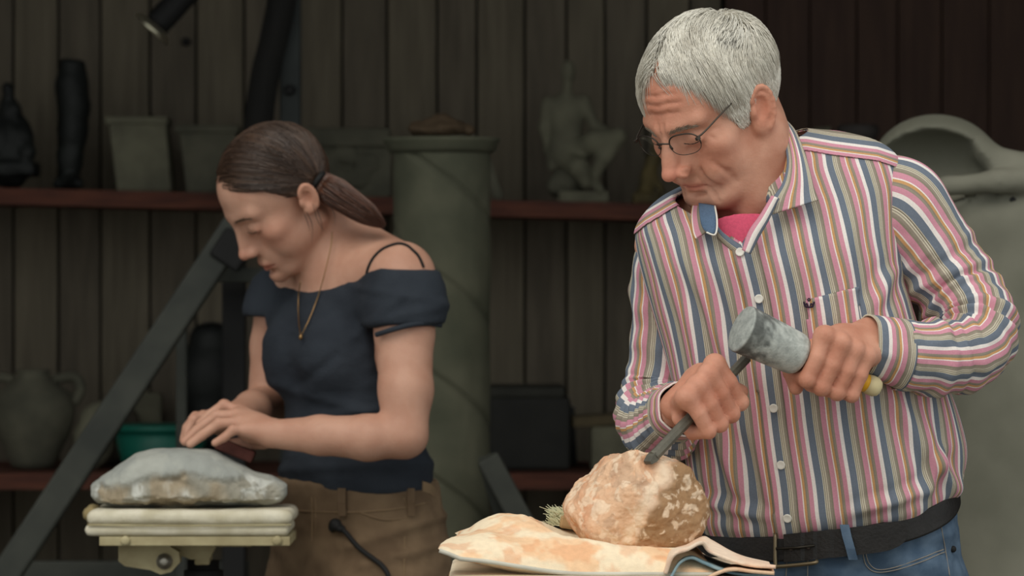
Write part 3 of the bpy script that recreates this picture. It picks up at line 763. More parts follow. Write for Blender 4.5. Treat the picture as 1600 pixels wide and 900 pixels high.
# ------------------------------------------------------------------ man's bench: wooden stand, sack, folded cloths
TX = W(945, 0, RD)[0]
M_wood = mat('pale_wood', (170, 140, 100), .8, scale=12, stretch=(.6, 5, 5), bump=.2)
BE = empty('wooden_bench', (TX, RD, 0), 'wooden carving bench under the man\'s cloth and sack', 'bench')
bz = EYE - (915 - 450) / FPX * 4.65
slab('bench_top', TX - .19, TX + .19, bz - .04, bz, RD - .17, RD + .12, M_wood, BE, .004)
for sx_ in (-1, 1):
    for sy_ in (-1, 1):
        slab('bench_leg', TX + sx_ * .15 - .025, TX + sx_ * .15 + .025, 0, bz - .04, RD - .05 + sy_ * .085 - .025, RD - .05 + sy_ * .085 + .025, M_wood, BE, .003)
M_sack = mat('dusty_peach_canvas', (250, 250, 250), .95, var=.05, scale=120, bump=.25, bscale=500, attr='tint')
def sack_cols(V, seed, amt=1.0):
    o = sm(-.05, .45, fbm(V * np.array([24, 24, 44]), 4, seed))[:, None] * amt
    s = sm(.12, .5, fbm(V * np.array([44, 44, 60]), 3, seed + 5))[:, None] * amt
    a, b, c = np.array(lin((246, 226, 194))), np.array(lin((240, 184, 134))), np.array(lin((226, 150, 100)))
    col = a * (1 - .6 * o) + b * .6 * o; return col * (1 - .4 * s) + c * .4 * s
# sack: a stuffed pillow, its top dented by the boulder
def pillow(x0, x1, y0, y1, zmid, ht, hb, nx=160, ny=110, corner=.0, px=3.0, py=2.6):
    u, v = np.meshgrid(np.linspace(-1, 1, nx), np.linspace(-1, 1, ny), indexing='ij')
    prof = np.clip(1 - np.abs(u) ** px, 0, 1) ** .62 * np.clip(1 - np.abs(v) ** py, 0, 1) ** .62
    pin = 1 - corner * (1 - np.abs(u) ** 2) * np.abs(v) ** 3
    X = (x0 + x1) / 2 + u * (x1 - x0) / 2 * (1 - corner * (1 - v ** 2) * np.abs(u) ** 3)
    Y = (y0 + y1) / 2 + v * (y1 - y0) / 2 * pin
    return u, v, X, Y, prof
zrock = rc[2] - 68 * PXM
x0, x1 = W(706, 0, 4.72)[0], W(1120, 0, 4.72)[0]
zm = EYE - (868 - 450) / FPX * 4.68
u, v, X, Y, prof = pillow(x0, x1, RD - .165, RD + .15, zm, 0, 0, corner=.05)
_tip = np.exp(-((u + 1) / .10) ** 2 - ((v + .75) / .45) ** 2)
X = X - .018 * _tip
SK = empty('canvas_sack', (TX, RD, bz + .0), 'peach dusted canvas sack cushioning the orange boulder', 'sack')
seamz = zm - .018 * sm(-1, .0, u) + .010 * sm(-.88, -1, u)
wr = .0055 * fbm(np.stack([X * 22 + Y * 10, Y * 9, 0 * X], -1), 4, 3) + .004 * np.sin((X * .8 + Y * 1.0) * 55 + 3 * fbm(np.stack([X * 5, Y * 5, 0 * X], -1), 2, 8)) * sm(.1, .7, prof)
ztop = seamz + prof * (.052 - .01 * sm(.0, .9, u)) + wr * prof
xr, yr = (X - rc[0]) / .115, (Y - RD) / .11
dent = sm(1.25, .85, np.sqrt(xr ** 2 + yr ** 2))
ztop = ztop * (1 - dent) + np.minimum(ztop, zrock - .0008) * dent
zbot = seamz - prof * .017
nx, ny = u.shape
Vt = np.stack([X, Y, ztop], -1).reshape(-1, 3); Vb = np.stack([X, Y, np.maximum(zbot, bz + .012) - .0005], -1).reshape(-1, 3)
G = grid_f(nx, ny); V = np.concatenate([Vt, Vb]); F = np.concatenate([G[:, ::-1], G + len(Vt)])
if normals(Vt, G[:, ::-1])[:, 2].mean() < 0: F = F[:, ::-1]
mk('sack_body', V, F, M_sack, SK, attrs={'tint': sack_cols(V, 3)})
edge = [Vt.reshape(nx, ny, 3)[i, 0] for i in range(0, nx, 4)]
mk('piped_seam', *tube_g(np.array(edge) + (0, -.001, -.001), .0028, None, 6), mat('grey_canvas_edge', (196, 192, 178), .95), SK)
# lower folded cloth layer
S = Sdf(); S.box((TX - .005, RD - .005, bz + .0065), (.182, .168, .0062), .006, .002)
V, F = S.mesh(.004); V[:, 2] += .0015 * fbm(V * 14, 3, 6); V[:, 2] = np.clip(V[:, 2], bz + .0003, bz + .0125)
mk('folded_blanket', V, F, mat('dusty_white_cloth', (222, 206, 180), .95, bump=.3, bscale=400), label='folded dusty white cloth beneath the canvas sack', cat='cloth')
# crumpled cloth with a blue lining lying at the right end
CL = empty('crumpled_cloth', W(1110, 890, 4.68), 'crumpled pink-white cloth with blue lining at the right bench end', 'cloth')
def ribbon(A, B, n, m, wav=None):
    """surface between two curves"""
    a, b = catmull(A, n), catmull(B, n); t = np.linspace(0, 1, m)[None, :, None]
    P = a[:, None] * (1 - t) + b[:, None] * t
    if wav is not None: P = P + wav(np.linspace(0, 1, n)[:, None, None], t)
    return P.reshape(-1, 3), grid_f(n, m)
dn, df = 4.625, 4.80
A = [W(1040, 897, dn), W(1052, 868, dn - .005), W(1075, 858, dn), W(1096, 848, dn + .02), W(1110, 862, dn + .03), W(1150, 878, dn + .02), W(1178, 884, dn), W(1212, 886, dn - .01)]
B = [W(1030, 868, df), W(1050, 852, df), W(1075, 846, df), W(1098, 841, df), W(1112, 846, df), W(1140, 862, df), W(1165, 872, df), W(1200, 880, df)]
wv = lambda s, t: np.concatenate([0 * s * t, 0 * s * t, .004 * np.sin(9 * s + 4 * t) * np.sin(np.pi * t)], -1)
V, F = ribbon(A, B, 90, 40, wv)
solidify(mk('upper_fold', V, F, M_sack, CL, attrs={'tint': sack_cols(V, 9) * .4 + .6 * np.array(lin((240, 214, 196)))}), .004)
A2 = [W(1048, 903, dn - .005), W(1062, 880, dn), W(1080, 872, dn + .01), W(1100, 880, dn + .01), W(1130, 892, dn), W(1165, 898, dn), W(1205, 897, dn)]
B2 = [W(1048, 890, df), W(1062, 868, df), W(1080, 862, df), W(1100, 868, df), W(1130, 880, df), W(1165, 888, df), W(1205, 890, df)]
V, F = ribbon(A2, B2, 70, 24)
solidify(mk('blue_lining', V, F, mat('faded_blue_cloth', (92, 122, 136), .95, col2=(150, 170, 172), scale=30), CL), .003)
A3 = [W(1090, 915, dn - .01), W(1118, 897, dn - .01), W(1145, 890, dn - .01), W(1175, 893, dn - .01), W(1210, 896, dn - .01)]
B3 = [W(1090, 905, df), W(1118, 890, df), W(1145, 884, df), W(1175, 888, df), W(1208, 892, df)]
V, F = ribbon(A3, B3, 50, 20)
solidify(mk('lower_fold', V, F, M_sack, CL, attrs={'tint': sack_cols(V, 19) * .3 + .7 * np.array(lin((222, 176, 142)))}), .004)
# bristle brush lying behind the boulder
BR = empty('bristle_brush', W(865, 815, 4.92), 'pale green bristle brush lying behind the boulder', 'brush')
bp = W(868, 806, 4.90); bd = nrm((-.75, -.1, .45))
mk('brush_block', *box_g(bp + np.array((.045, .0, -.012)), (.04, .015, .008), roty(.15), .003), M_wood, BR, smooth=False)
parts = []
for k in range(260):
    o = bp + np.array((rng.uniform(-.004, .02), rng.uniform(-.012, .012), rng.uniform(-.012, .006)))
    dd = nrm(bd + np.array((rng.gauss(0, .25), rng.gauss(0, .25), rng.gauss(0, .35)))) * rng.uniform(.006, .013) * (1.7 if k % 24 == 0 else 1)
    parts.append(tube_g([o, o + dd], [.0007, .0004], None, 3))
mk('bristles', *join(parts), mat('sage_bristle', (206, 206, 172), .9), BR, smooth=False, kind='stuff')

# ------------------------------------------------------------------ mallet and chisel
MAL_A = nrm(W(1158, 513, 4.815) - W(1240, 551, 4.842))     # from the handle to the head's striking end
mc0, mc1 = W(1240, 551, 4.842), W(1158, 513, 4.815)
MH = W(1303, 578, 4.862)                                  # handle at the hand
MT = empty('carving_mallet', W(1303, 578, 4.862), 'round grey metal mallet with a yellow handle in the man\'s fist', 'mallet')
Lh = np.linalg.norm(mc1 - mc0); fz = frame_z(MAL_A)
M_zinc = mat('worn_zinc', (188, 192, 186), .6, scale=120, bump=.25, bscale=360, col2=(158, 163, 158), attr='tint')
prof = [(.004, -.012), (.018, -.0115), (.0235, -.009), (.026, -.004), (.0268, .002), (.0285, Lh * .5), (.0300, Lh - .003), (.0293, Lh - .0008), (.0275, Lh), (.002, Lh + .0006)]
V, F = lathe_g(prof, mc0, fz, 56)
V, F = np.array(V), F
pr = np.array(prof); 
# finer shaft rows so that the dark worn patch can show
rows = [prof[0], prof[1], prof[2], prof[3]] + [(np.interp(t, [p[1] for p in prof[3:7]], [p[0] for p in prof[3:7]]), t) for t in np.linspace(-.003, Lh - .003, 40)] + prof[7:]
V, F = lathe_g(rows, mc0, fz, 72)
lz = (V - mc0) @ MAL_A
rr_ = np.linalg.norm((V - mc0) - lz[:, None] * MAL_A, axis=1)
dark = sm(.30, .95, lz / Lh + .30 * fbm(V * 130, 4, 3)) * (rr_ > .0285 * .9) * (lz < Lh - .0005)
tint = np.ones((len(V), 3)) * (1.0 - .72 * dark[:, None]) * (1 - .12 * sm(-.2, .5, fbm(V * 60, 3, 8)))[:, None]
face_ = lz > Lh - .0012; tint[face_] = .78
mk('mallet_head', V, F, M_zinc, MT, attrs={'tint': tint})
hend = W(1368, 605, 4.884); hdir = nrm(hend - mc0)
M_yel = mat('yellow_lacquer', (226, 166, 40), .45, var=.08)
mk('handle', *tube_g([mc0 - hdir * 0, mc0 + hdir * .04, MH, hend - hdir * .013], [.010, .011, .0125, .0115], 24, 20), M_yel, MT)
hp = hend - hdir * .015
mk('handle_end', *lathe_g([(.009, 0), (.0118, .001), (.0128, .007), (.0125, .014), (.010, .019), (.003, .021)], hp, frame_z(hdir), 24), mat('bare_pale_wood', (206, 192, 150), .8, scale=40), MT)

CT, CB = W(1168, 558, 4.868), W(1012, 723, 4.745)
CH = empty('stone_chisel', W(1098, 630, 4.82), 'dark steel chisel held point down on the orange boulder', 'chisel')
cd_ = nrm(CB - CT); cl = np.linalg.norm(CB - CT)
M_chis = mat('dark_tool_steel', (112, 108, 96), .5, scale=60, bump=.2, metal=.2, col2=(84, 82, 74))
mk('shaft', *lathe_g([(.004, 0), (.0064, .002), (.0064, cl * .5), (.0066, cl * .6), (.0070, cl * .66), (.0070, cl - .012)], CT, frame_z(cd_), 8), M_chis, CH, smooth=False)
tipf = frame_z(cd_)
c0_ = CT + cd_ * (cl - .014)
V = []
for (t, a, b) in ((0, .0054, .0054), (.006, .0058, .0048), (.014, .0058, .0022)):
    for sx_, sy_ in ((-1, -1), (1, -1), (1, 1), (-1, 1)): V.append(c0_ + cd_ * t + tipf[:, 0] * a * sx_ + tipf[:, 1] * b * sy_)
mk('blade', V, [(3, 2, 1, 0)] + [(k * 4 + j, k * 4 + (j + 1) % 4, (k + 1) * 4 + (j + 1) % 4, (k + 1) * 4 + j) for k in range(2) for j in range(4)] + [(8, 9, 10, 11)], M_chis, CH, smooth=False)
# ------------------------------------------------------------------ people: heads, hands
def head_prims(S, fr, male=True):
    """a head facing -y in its own frame, origin between the ears; eyes half way up"""
    e = lambda c, r, k=.01, op='u', R=None: S.ell(c, r, k, op, fr, R)
    cn = lambda a, b, ra, rb, k=.01, op='u': S.cone(a, b, ra, rb, k, op, fr)
    if male:
        e((0, .013, .035), (.0745, .093, .082), .01); e((0, -.030, .044), (.060, .054, .055), .03)
    else:
        e((0, .000, .031), (.0690, .082, .074), .01); e((0, -.030, .040), (.056, .052, .050), .03)
    e((0, -.034, -.015), (.056, .051, .072), .02)
    e((0, -.036 if male else -.042, -.058), (.045 if male else .042, .046, .044), .02)
    for s in (-1, 1):
        cn((s * .050, .004, -.050), (s * .018, -.070, -.086), .019 if male else .016, .017, .018)
        e((s * .046, -.056, -.016), (.021, .022, .018), .018)
        e((s * .040, -.050, -.045), (.020, .026, .024), .018)
        if male:
            cn((s * .010, -.089, .025), (s * .046, -.071, .027), .0105, .009, .012)
        else:
            cn((s * .010, -.084, .026), (s * .044, -.070, .028), .008, .008, .016)
        e((s * .032, -.094, .006), (.019, .016, .0125), .011, 's')
        e((s * .032, -.0745, .006), (.0150, .0130, .0118), .004)
        S.chain([(s * .0195, -.0845, .0015), (s * .026, -.0885, -.0005), (s * .033, -.0895, -.0012), (s * .044, -.084, .0005)], [.0006, .0011, .0011, .0006], .0015, 's', fr)
        e((s * .0155, -.0800, .002), (.0080, .0090, .0110), .008)
        cn((s * .019, -.0855, -.001), (s * .044, -.0800, .002), .0022, .0022, .005)      # lower lid
    oy = .010 if male else .0
    e((0, -.070 if male else -.087, -.087 if male else -.090), (.022 if male else .018, .016, .017), .014)
    # nose
    cn((0, -.076, .014), (0, -.088, -.028), .0105, .0150, .010)
    if male:
        cn((0, -.089, .018), (0, -.113, -.024), .0080, .0090, .010)
        cn((0, -.100, -.004), (0, -.108, -.016), .0088, .0088, .008)
        e((0, -.117, -.028), (.0105, .0100, .0090), .005)
        for s in (-1, 1):
            e((s * .0125, -.103, -.033), (.0080, .0105, .0080), .004)
            S.chain([(s * .0190, -.104, -.027), (s * .0205, -.100, -.034), (s * .0175, -.097, -.040)], [.0012, .0018, .0012], .004, 's', fr)
            e((s * .0065, -.109, -.041), (.004, .007, .0035), .002, 's')
    else:
        cn((0, -.086, .016), (0, -.108, -.027), .0075, .0085, .012)
        e((0, -.111, -.029), (.0095, .0095, .0085), .006)
        for s in (-1, 1):
            e((s * .0105, -.100, -.033), (.007, .0095, .007), .006)
            e((s * .0055, -.105, -.0395), (.0025, .0045, .0022), .002, 's')
    # mouth
    e((0, -.074 + oy, -.060), (.033, .022, .026), .015)
    w = .024 if male else .021; t = .0042 if male else .0056; mz = .003 if male else .0
    sh = lambda q: [(x_, y_ + oy, z_ + mz) for x_, y_, z_ in q]
    S.chain(sh([(-w, -.086, -.0655), (-.009, -.0945, -.0605), (0, -.0955, -.0615), (.009, -.0945, -.0605), (w, -.086, -.0655)]), [.003, t, t, t, .003], .006, 'u', fr)
    S.chain(sh([(-w, -.085, -.067), (0, -.0935, -.0715), (w, -.085, -.067)]), [.003, t * 1.15, .003], .006, 'u', fr)
    S.chain(sh([(-w - .003, -.0900, -.0665), (-.010, -.1010, -.0657), (.010, -.1010, -.0657), (w + .003, -.0900, -.0665)]), [.0012, .0016, .0016, .0012], .003, 's', fr)
    e((0, -.094 + oy, -.079 + mz), (.018, .006, .004) if male else (.014, .003, .003), .008 if male else .010, 's')
    if male:
        for s in (-1, 1): e((s * .026, -.058, -.088), (.022, .024, .017), .016)                                # jowl
        e((0, -.030, -.088), (.036, .040, .022), .025)
        for s in (-1, 1):
            e((s * .034, -.072, -.048), (.012, .016, .016), .014)                                              # fold of the cheek
            S.crease(fr, [(s * .0175, -.030), (s * .024, -.042), (s * .0315, -.056), (s * .0355, -.070), (s * .0365, -.080)], .0020, .0055)
            S.crease(fr, [(s * .0255, -.069), (s * .029, -.078), (s * .031, -.088)], .0016, .006)
            S.crease(fr, [(s * .020, -.008), (s * .030, -.0145), (s * .043, -.011)], .0012, .005)
            S.crease(fr, [(s * .050, .002), (s * .057, -.004)], .0009, .004); S.crease(fr, [(s * .050, .006), (s * .058, .006)], .0009, .004)
            S.crease(fr, [(s * .0045, .020), (s * .0050, .034)], .0011, .005)
            S.crease(fr, [(s * .047, -.034), (s * .053, -.055), (s * .050, -.074)], .0012, .007)
        for z, a in ((.046, .030), (.058, .036), (.070, .030)):
            S.crease(fr, [(-a, z - .002), (-a * .5, z + .001), (0, z), (a * .5, z + .0015), (a, z - .001)], .0010, .004)
    # ears
    for s in (-1, 1):
        R = rotz(-s * (.38 if male else .22)) @ rotx(-.30)
        c = np.array((s * .0765, .007, -.004)); hh = .031 if male else .024
        ew = .0180 if male else .0145
        e(c, (.0075, ew, hh), .006, 'u', R)
        e(c + R @ np.array((s * .0075, -.002, .003)), (.0060, ew * .53, hh * .56), .003, 's', R)
        pts = [c + R @ np.array((s * .005, (ew - .0015) * math.cos(a), (hh - .002) * math.sin(a))) for a in np.linspace(2.75, -1.1, 12)]
        S.chain(pts, [.0032] * 12, .003, 'u', fr)
        pts = [c + R @ np.array((s * .0045, ew * .55 * math.cos(a), hh * .55 * math.sin(a) + .002)) for a in np.linspace(1.9, -.9, 8)]
        S.chain(pts, [.0022] * 8, .003, 'u', fr)
        e(c + R @ np.array((s * .003, -.005, -hh * .78)), (.0055, .0085, .0085), .006, 'u', R)
        e(c + R @ np.array((s * .004, -.0125, -.004)), (.004, .004, .007), .004, 'u', R)       # tragus

def grip(S, C, a, e1, n, wrist, r_arm, thumb, fs=1.0, k=.0024, rad=1.0, hr=.0125):
    """a fist round a bar: C on the bar, a along it from little to index finger, e1 knuckle to middle joint, n to the front"""
    P = lambda t, x, y: C + a * t * fs + e1 * x * fs + n * y * fs
    spec = [(.0305, 1.0, .0098), (.0100, 1.06, .0101), (-.0110, 1.0, .0096), (-.0300, .86, .0086)]
    M = []
    o = hr - .0125
    for i, (t, l, r) in enumerate(spec):
        r *= rad * fs * 1.05
        m = P(t * .98, -.024 - .002 * (i == 0), .030 + o - .004 * abs(i - 1.2)); p1 = P(t, .0265 * l, .0135 + o); p2 = P(t * .97, .0205 * l, -.0165 - o); p3 = P(t * .93, -.006, -.0225 - o)
        M.append(m)
        mid = m * .5 + p1 * .5 + n * .0035 * fs
        S.cone(m, mid, r * 1.08, r * .98, .0045); S.cone(mid, p1, r * .98, r * .97, k); S.cone(p1, p2, r * 1.0, r * .9, k); S.cone(p2, p3, r * .9, r * .8, k)
        S.ell(p1 + (e1 * .0012 + n * .001) * fs, (r * 1.03,) * 3, .002)
    W0 = np.asarray(wrist, float); ax = nrm(W0 - (M[1] + M[2]) / 2)
    side = nrm(a - ax * np.dot(a, ax)); back = nrm(np.cross(ax, side)); back = back * np.sign(np.dot(back, n) + 1e-9)
    for i, m in enumerate(M):
        c = W0 + side * (.015, .006, -.005, -.014)[i] * fs
        S.cone(m - n * .003, c, .0112 * fs * rad, .0135 * fs, .010)
        S.ell(m + n * .0025 * fs, (.0092 * fs * rad,) * 3, .006)
        q = m * .6 + c * .4 - n * .012 * fs - back * .004
        S.ell(q, (.014 * fs,) * 3, .014)
    T = [P(*p) for p in thumb]
    S.cone(W0 + side * .014 * fs, T[0], .014 * fs, .0135 * fs, .012)
    S.cone(T[0], T[1], .0130 * fs, .0108 * fs, .006); S.cone(T[1], T[2], .0108 * fs, .0088 * fs, .004)
    S.cone(W0, np.asarray(r_arm[0]), .023 * fs, r_arm[1], .02)
    return M

def strand_mesh(paths, width, tint, flat=.45):
    """paths: strands x points x 3, thin three-sided tapering locks"""
    n, m, _ = paths.shape
    T = np.gradient(paths, axis=1); T /= np.linalg.norm(T, axis=2, keepdims=True) + 1e-12
    ref = np.array((.31, .52, .79)); A = np.cross(T, ref); A /= np.linalg.norm(A, axis=2, keepdims=True) + 1e-12
    Bn = np.cross(T, A)
    s = np.linspace(0, 1, m); tap = (np.minimum(1, .55 + 2 * s) * np.clip(1 - s ** 2.2, .10, 1))[None, :, None]
    w = width[:, None, None] * tap
    V = []
    for ang in (0, 2.094, 4.189): V.append(paths + w * (math.cos(ang) * A + math.sin(ang) * Bn))
    V = np.stack(V, 2).reshape(-1, 3)
    k = np.arange(n)[:, None, None] * m * 3; i = np.arange(m - 1)[None, :, None] * 3; j = np.arange(3)[None, None, :]
    j2 = (j + 1) % 3
    F = np.stack([k + i + j, k + i + j2, k + i + 3 + j2, k + i + 3 + j], -1).reshape(-1, 4)
    return V, F, np.repeat(tint, m * 3, 0)
def grow(roots, dirf, length, nseg, c, r, lift, tipdrop=None):
    """walk each strand over the scalp ellipsoid (centre c, radii r), lifted from it by lift(s)"""
    p = roots.copy(); out = [p.copy()]; c = np.asarray(c); r = np.asarray(r)
    for i in range(1, nseg + 1):
        s = i / nseg
        q = (p - c) / r; nn = q / r; nn /= np.linalg.norm(nn, axis=1)[:, None]
        d = dirf(p, s); d = d - nn * (d * nn).sum(1)[:, None]; d /= np.linalg.norm(d, axis=1)[:, None] + 1e-9
        p = p + d * (length / nseg)[:, None]
        q = (p - c) / r; q /= np.linalg.norm(q, axis=1)[:, None]
        base = c + q * r; nn = q / r; nn /= np.linalg.norm(nn, axis=1)[:, None]
        p = base
        out.append(base + nn * lift(s)[:, None])
    return np.stack(out, 1)

def skin_mat(name, col, col2, rough=.55):
    return mat(name, col, rough, col2=col2, scale=24, bump=.15, bscale=320, attr='tint', sss=.12, spec=.35, detail=5)
def blob(L, c, r): return np.exp(-((((L - np.asarray(c)) / np.asarray(r)) ** 2).sum(1)))
def face_tint(fr, V, male, hairline=None):
    L = fr.l(V); t = np.ones((len(V), 3))
    def mixin(w, col):
        nonlocal t
        t = t * (1 - w[:, None]) + t * np.asarray(col) * w[:, None]
    inhead = (np.abs(L).max(1) < .16)
    for s in (-1, 1):
        mixin(.7 * blob(L, (s * .048, -.075, -.022), (.026, .03, .022)), (1.02, .84, .80) if male else (1.03, .86, .84))
        mixin(.8 * blob(L, (s * .082, .009, -.004), (.012, .022, .034)), (1.06, .80, .74) if male else (1.04, .92, .88))
        mixin(.55 * blob(L, (s * .032, -.092, -.008), (.018, .012, .007)), (.90, .80, .80))
    mixin((.9 if male else .5) * blob(L, (0, -.116, -.030), (.018, .018, .016)), (1.06, .76, .74))
    lz_ = .003 if male else .0
    lip = np.clip(blob(L, (0, -.088 if male else -.097, -.0660 + lz_), (.021, .014, .0068)) * 1.5, 0, 1)
    mixin(lip * (.75 if male else .9), (.98, .66, .66) if male else (.95, .60, .60))
    mixin(.9 * np.exp(-((L[:, 2] + .0662 - lz_) / .0012) ** 2) * (np.abs(L[:, 0]) < .024) * (L[:, 1] < -.074), (.55, .38, .36))
    if male:
        mixin(.45 * blob(L, (0, -.085, -.085), (.045, .04, .03)) + .35 * blob(L, (0, -.10, -.052), (.02, .015, .008)), (.86, .84, .84))
        mixin(.8 * blob(L, (0, -.08, .06), (.06, .03, .03)), (1.03, .84, .80))
    return t

# ------------------------------------------------------------------ the man
MB = W(1290, 0, 5.06); MB[2] = 0
MAN = empty('person', MB, 'man in a multicoloured striped shirt and jeans chiselling the orange boulder', 'person')
HR = rotz(math.radians(-49.0)) @ rotx(math.radians(33.0)) @ roty(math.radians(0.0))
HF = Frame(HR, (0.2555, 4.985, 1.530), 0.96)
S = Sdf()
head_prims(S, HF, True)
nb = W(1192, 318, 5.05)
S.cone(HF.w((0, .030, -.045)), nb, .056, .064, .025)
S.cone(HF.w((.020, -.015, -.070)), nb + np.array((-.005, -.02, .01)), .030, .045, .03)
S.cone(HF.w((.052, .030, -.04)), W(1172, 335, 4.975), .013, .012, .015)
S.cone(HF.w((.034, .010, -.055)), W(1192, 305, 4.995), .040, .042, .02)
# arms and shoulders under the shirt
shR, shL = W(1040, 385, 5.08), W(1385, 305, 5.05)
S.cone(nb, shR + np.array((.02, 0, .01)), .058, .046, .03); S.cone(nb, shL + np.array((-.02, 0, .01)), .058, .046, .03)
S.ell(W(1205, 440, 5.06), (.125, .075, .12), .04); S.ell(W(1260, 640, 5.08), (.13, .08, .17), .05)
SLV_L = [(1362, 318, 5.04, 76), (1398, 332, 5.04, 84), (1430, 366, 5.04, 79), (1460, 408, 5.04, 72), (1496, 458, 5.03, 66), (1527, 505, 5.00, 62), (1522, 545, 4.965, 60), (1482, 556, 4.945, 58), (1440, 556, 4.925, 56), (1402, 553, 4.912, 52)]
SLV_R = [(1068, 384, 5.07, 52), (1052, 402, 5.08, 58), (1046, 440, 5.09, 58), (1045, 500, 5.10, 57), (1042, 560, 5.11, 55), (1032, 612, 5.11, 57), (1024, 650, 5.08, 58), (1030, 664, 5.03, 55), (1042, 656, 4.985, 50), (1050, 648, 4.945, 46), (1056, 643, 4.92, 43)]
for sl_, sh_ in ((SLV_R, shR), (SLV_L, shL)):
    S.chain([sh_] + [W(q_[0], q_[1], q_[2]) for q_ in sl_[3:]], [.04] + [.50 * q_[3] * q_[2] / FPX for q_ in sl_[3:]], .01)
elR, elL = W(*SLV_R[-2][:3]), W(*SLV_L[-2][:3])
# chisel hand (his right)
ca = nrm(CT - CB); nR = nrm(np.array((-.16, -1.0, .20)) - ca * np.dot((-.16, -1.0, .20), ca)); e1R = nrm(np.cross(ca, nR))
if e1R[0] < 0: e1R = -e1R
_c, _s = math.cos(.42), math.sin(.42); e1R, nR = e1R * _c - nR * _s, nR * _c + e1R * _s
CC = CT + (CB - CT) * .44
wrR = W(1062, 640, 4.915)
grip(S, CC, ca, e1R, nR, wrR, (elR, .024), [(.036, -.020, -.020), (.050, .002, -.020), (.056, .024, -.008)], 1.06, hr=.0105)
# mallet hand (his left)
ma = nrm(MAL_A); ma = nrm(mc0 - hend); nL = np.array((.10, -1.0, .22)); nL = nrm(nL - ma * np.dot(nL, ma)); e1L = nrm(np.cross(nL, ma))
if e1L[2] > 0: e1L = -e1L
MC = mc0 + (hend - mc0) * .44
wrL = W(1372, 532, 4.905)
grip(S, MC, ma, e1L, nL, wrL, (elL, .026), [(.024, -.012, -.030), (.032, .014, -.028), (.028, .034, -.014)], 1.05)
S_MAN = S
V, F = S.mesh(.0022)
t = face_tint(HF, V, True)
for c in (CC, MC):
    g_ = np.exp(-(((V - c) ** 2).sum(1) / .06 ** 2)); nn_ = normals(V, F)
    t = t * (1 - .7 * g_[:, None]) + t * np.array((1.04, .84, .80)) * .7 * g_[:, None]
M_skinm = skin_mat('ruddy_skin', (206, 154, 130), (184, 128, 104))
mk('body', V, F, M_skinm, MAN, attrs={'tint': t})
# hair
M_hairm = mat('silver_hair', (250, 250, 250), .45, var=.05, scale=60, attr='tint', spec=.4)
SC_C, SC_R = np.array((0, .013, .035)), np.array((.0762, .0948, .0838))
def scalp(n, keep, seed):
    r = np.random.RandomState(seed); v = r.normal(size=(n * 3, 3)); v /= np.linalg.norm(v, axis=1)[:, None]
    p = SC_C + v * SC_R; return p[keep(p)][:n]
def man_keep(p):
    ph = np.degrees(np.arctan2(np.abs(p[:, 0]), -(p[:, 1])))
    zh = np.interp(ph, [0, 25, 42, 52, 58, 63, 70, 79, 83, 108, 116, 150, 180], [.090, .092, .086, .064, .038, .004, -.024, -.026, .030, .030, -.012, -.042, -.042])
    far = p[:, 0] < 0
    zh = zh - np.where((p[:, 0] < -.018) & (ph < 50), .012, 0)
    return p[:, 2] > zh
roots = scalp(15000, man_keep, 3); n = len(roots)
rs = np.random.RandomState(5); jit = rs.normal(size=(n, 3)) * .07; fl = fbm(roots * 38, 2, 3)[:, None]
PART = -.004
def man_dir(p, s):
    x = p[:, 0] - PART; ax_ = np.abs(x)[:, None]; sd = np.tanh(x / .02)[:, None]
    top = sm(.03, .10, p[:, 2])[:, None]; frt = sm(.02, -.05, p[:, 1])[:, None]; back = sm(.02, .10, p[:, 1])[:, None]
    near = sd > 0
    d_top = np.array((0, -1.0, -.1)) * (1 - .45 * frt) + sd * np.array((1.0, 0, -.15)) * (.25 + .75 * frt)
    d_side = np.where(near, np.array((.05, .10, -1.0)), np.array((-.05, -.35, -1.0)))
    d = d_top * top + d_side * (1 - top)
    tn_ = sm(.018, .055, ax_); dn_ = np.array((.50, -.55, -.35)) * (1 - tn_) + np.array((.15, .05, -1.1)) * tn_
    d = d * (1 - .75 * frt * near) + frt * np.where(near, dn_, np.array((-.15, -.35, -.75)) * sm(.0, .04, ax_))
    d = d * (1 - back) + back * np.array((0, .15, -1.0))
    return d + jit + .22 * fl * np.array((1.0, .3, 0))
top_ = sm(.03, .10, roots[:, 2]); fr_ = (roots[:, 1] < .0) & (roots[:, 0] < PART)
ln = (.034 + .034 * top_ + .018 * fr_ * top_) * rs.uniform(.75, 1.15, n); ln[(roots[:, 2] < .02)] *= .62
ln *= 1 - .62 * np.exp(-((roots[:, 0] - PART - .012) / .022) ** 2) * sm(-.02, -.06, roots[:, 1])
h0 = (.0045 + .0065 * top_) * rs.uniform(.72, 1.08, n) * (1 + .12 * fbm(roots * 30, 2, 14))
def lift(s): return .0015 + h0 * min(1.0, 3.0 * s) * (1 - .55 * s ** 2) + .001
paths = grow(roots, man_dir, ln, 7, SC_C, SC_R, lift)
paths = HF.w(paths.reshape(-1, 3)).reshape(paths.shape)
hv = np.clip(.55 + .55 * fbm(roots * 45, 3, 9) + rs.normal(size=n) * .16, 0, 1)[:, None]
tint = np.array(lin((196, 190, 176))) * (1 - hv) + np.array(lin((236, 232, 220))) * hv
V, F, T_ = strand_mesh(paths, rs.uniform(.0004, .0008, n), tint)
Sh = Sdf()
Sh.ell((0, .013, .035), (.0806, .0994, .0894), 0, 'u', HF)
def cap_cut(P):
    L = HF.l(P.astype(float)); shp = L.shape; L = L.reshape(-1, 3)
    ph = np.degrees(np.arctan2(np.abs(L[:, 0]), -L[:, 1]))
    zh = np.interp(ph, [0, 25, 42, 52, 58, 63, 70, 79, 83, 108, 116, 150, 180], [.099, .101, .095, .073, .047, .014, -.012, -.014, .037, .037, -.006, -.036, -.036])
    return ((zh - L[:, 2]) * .7).reshape(shp[:-1])
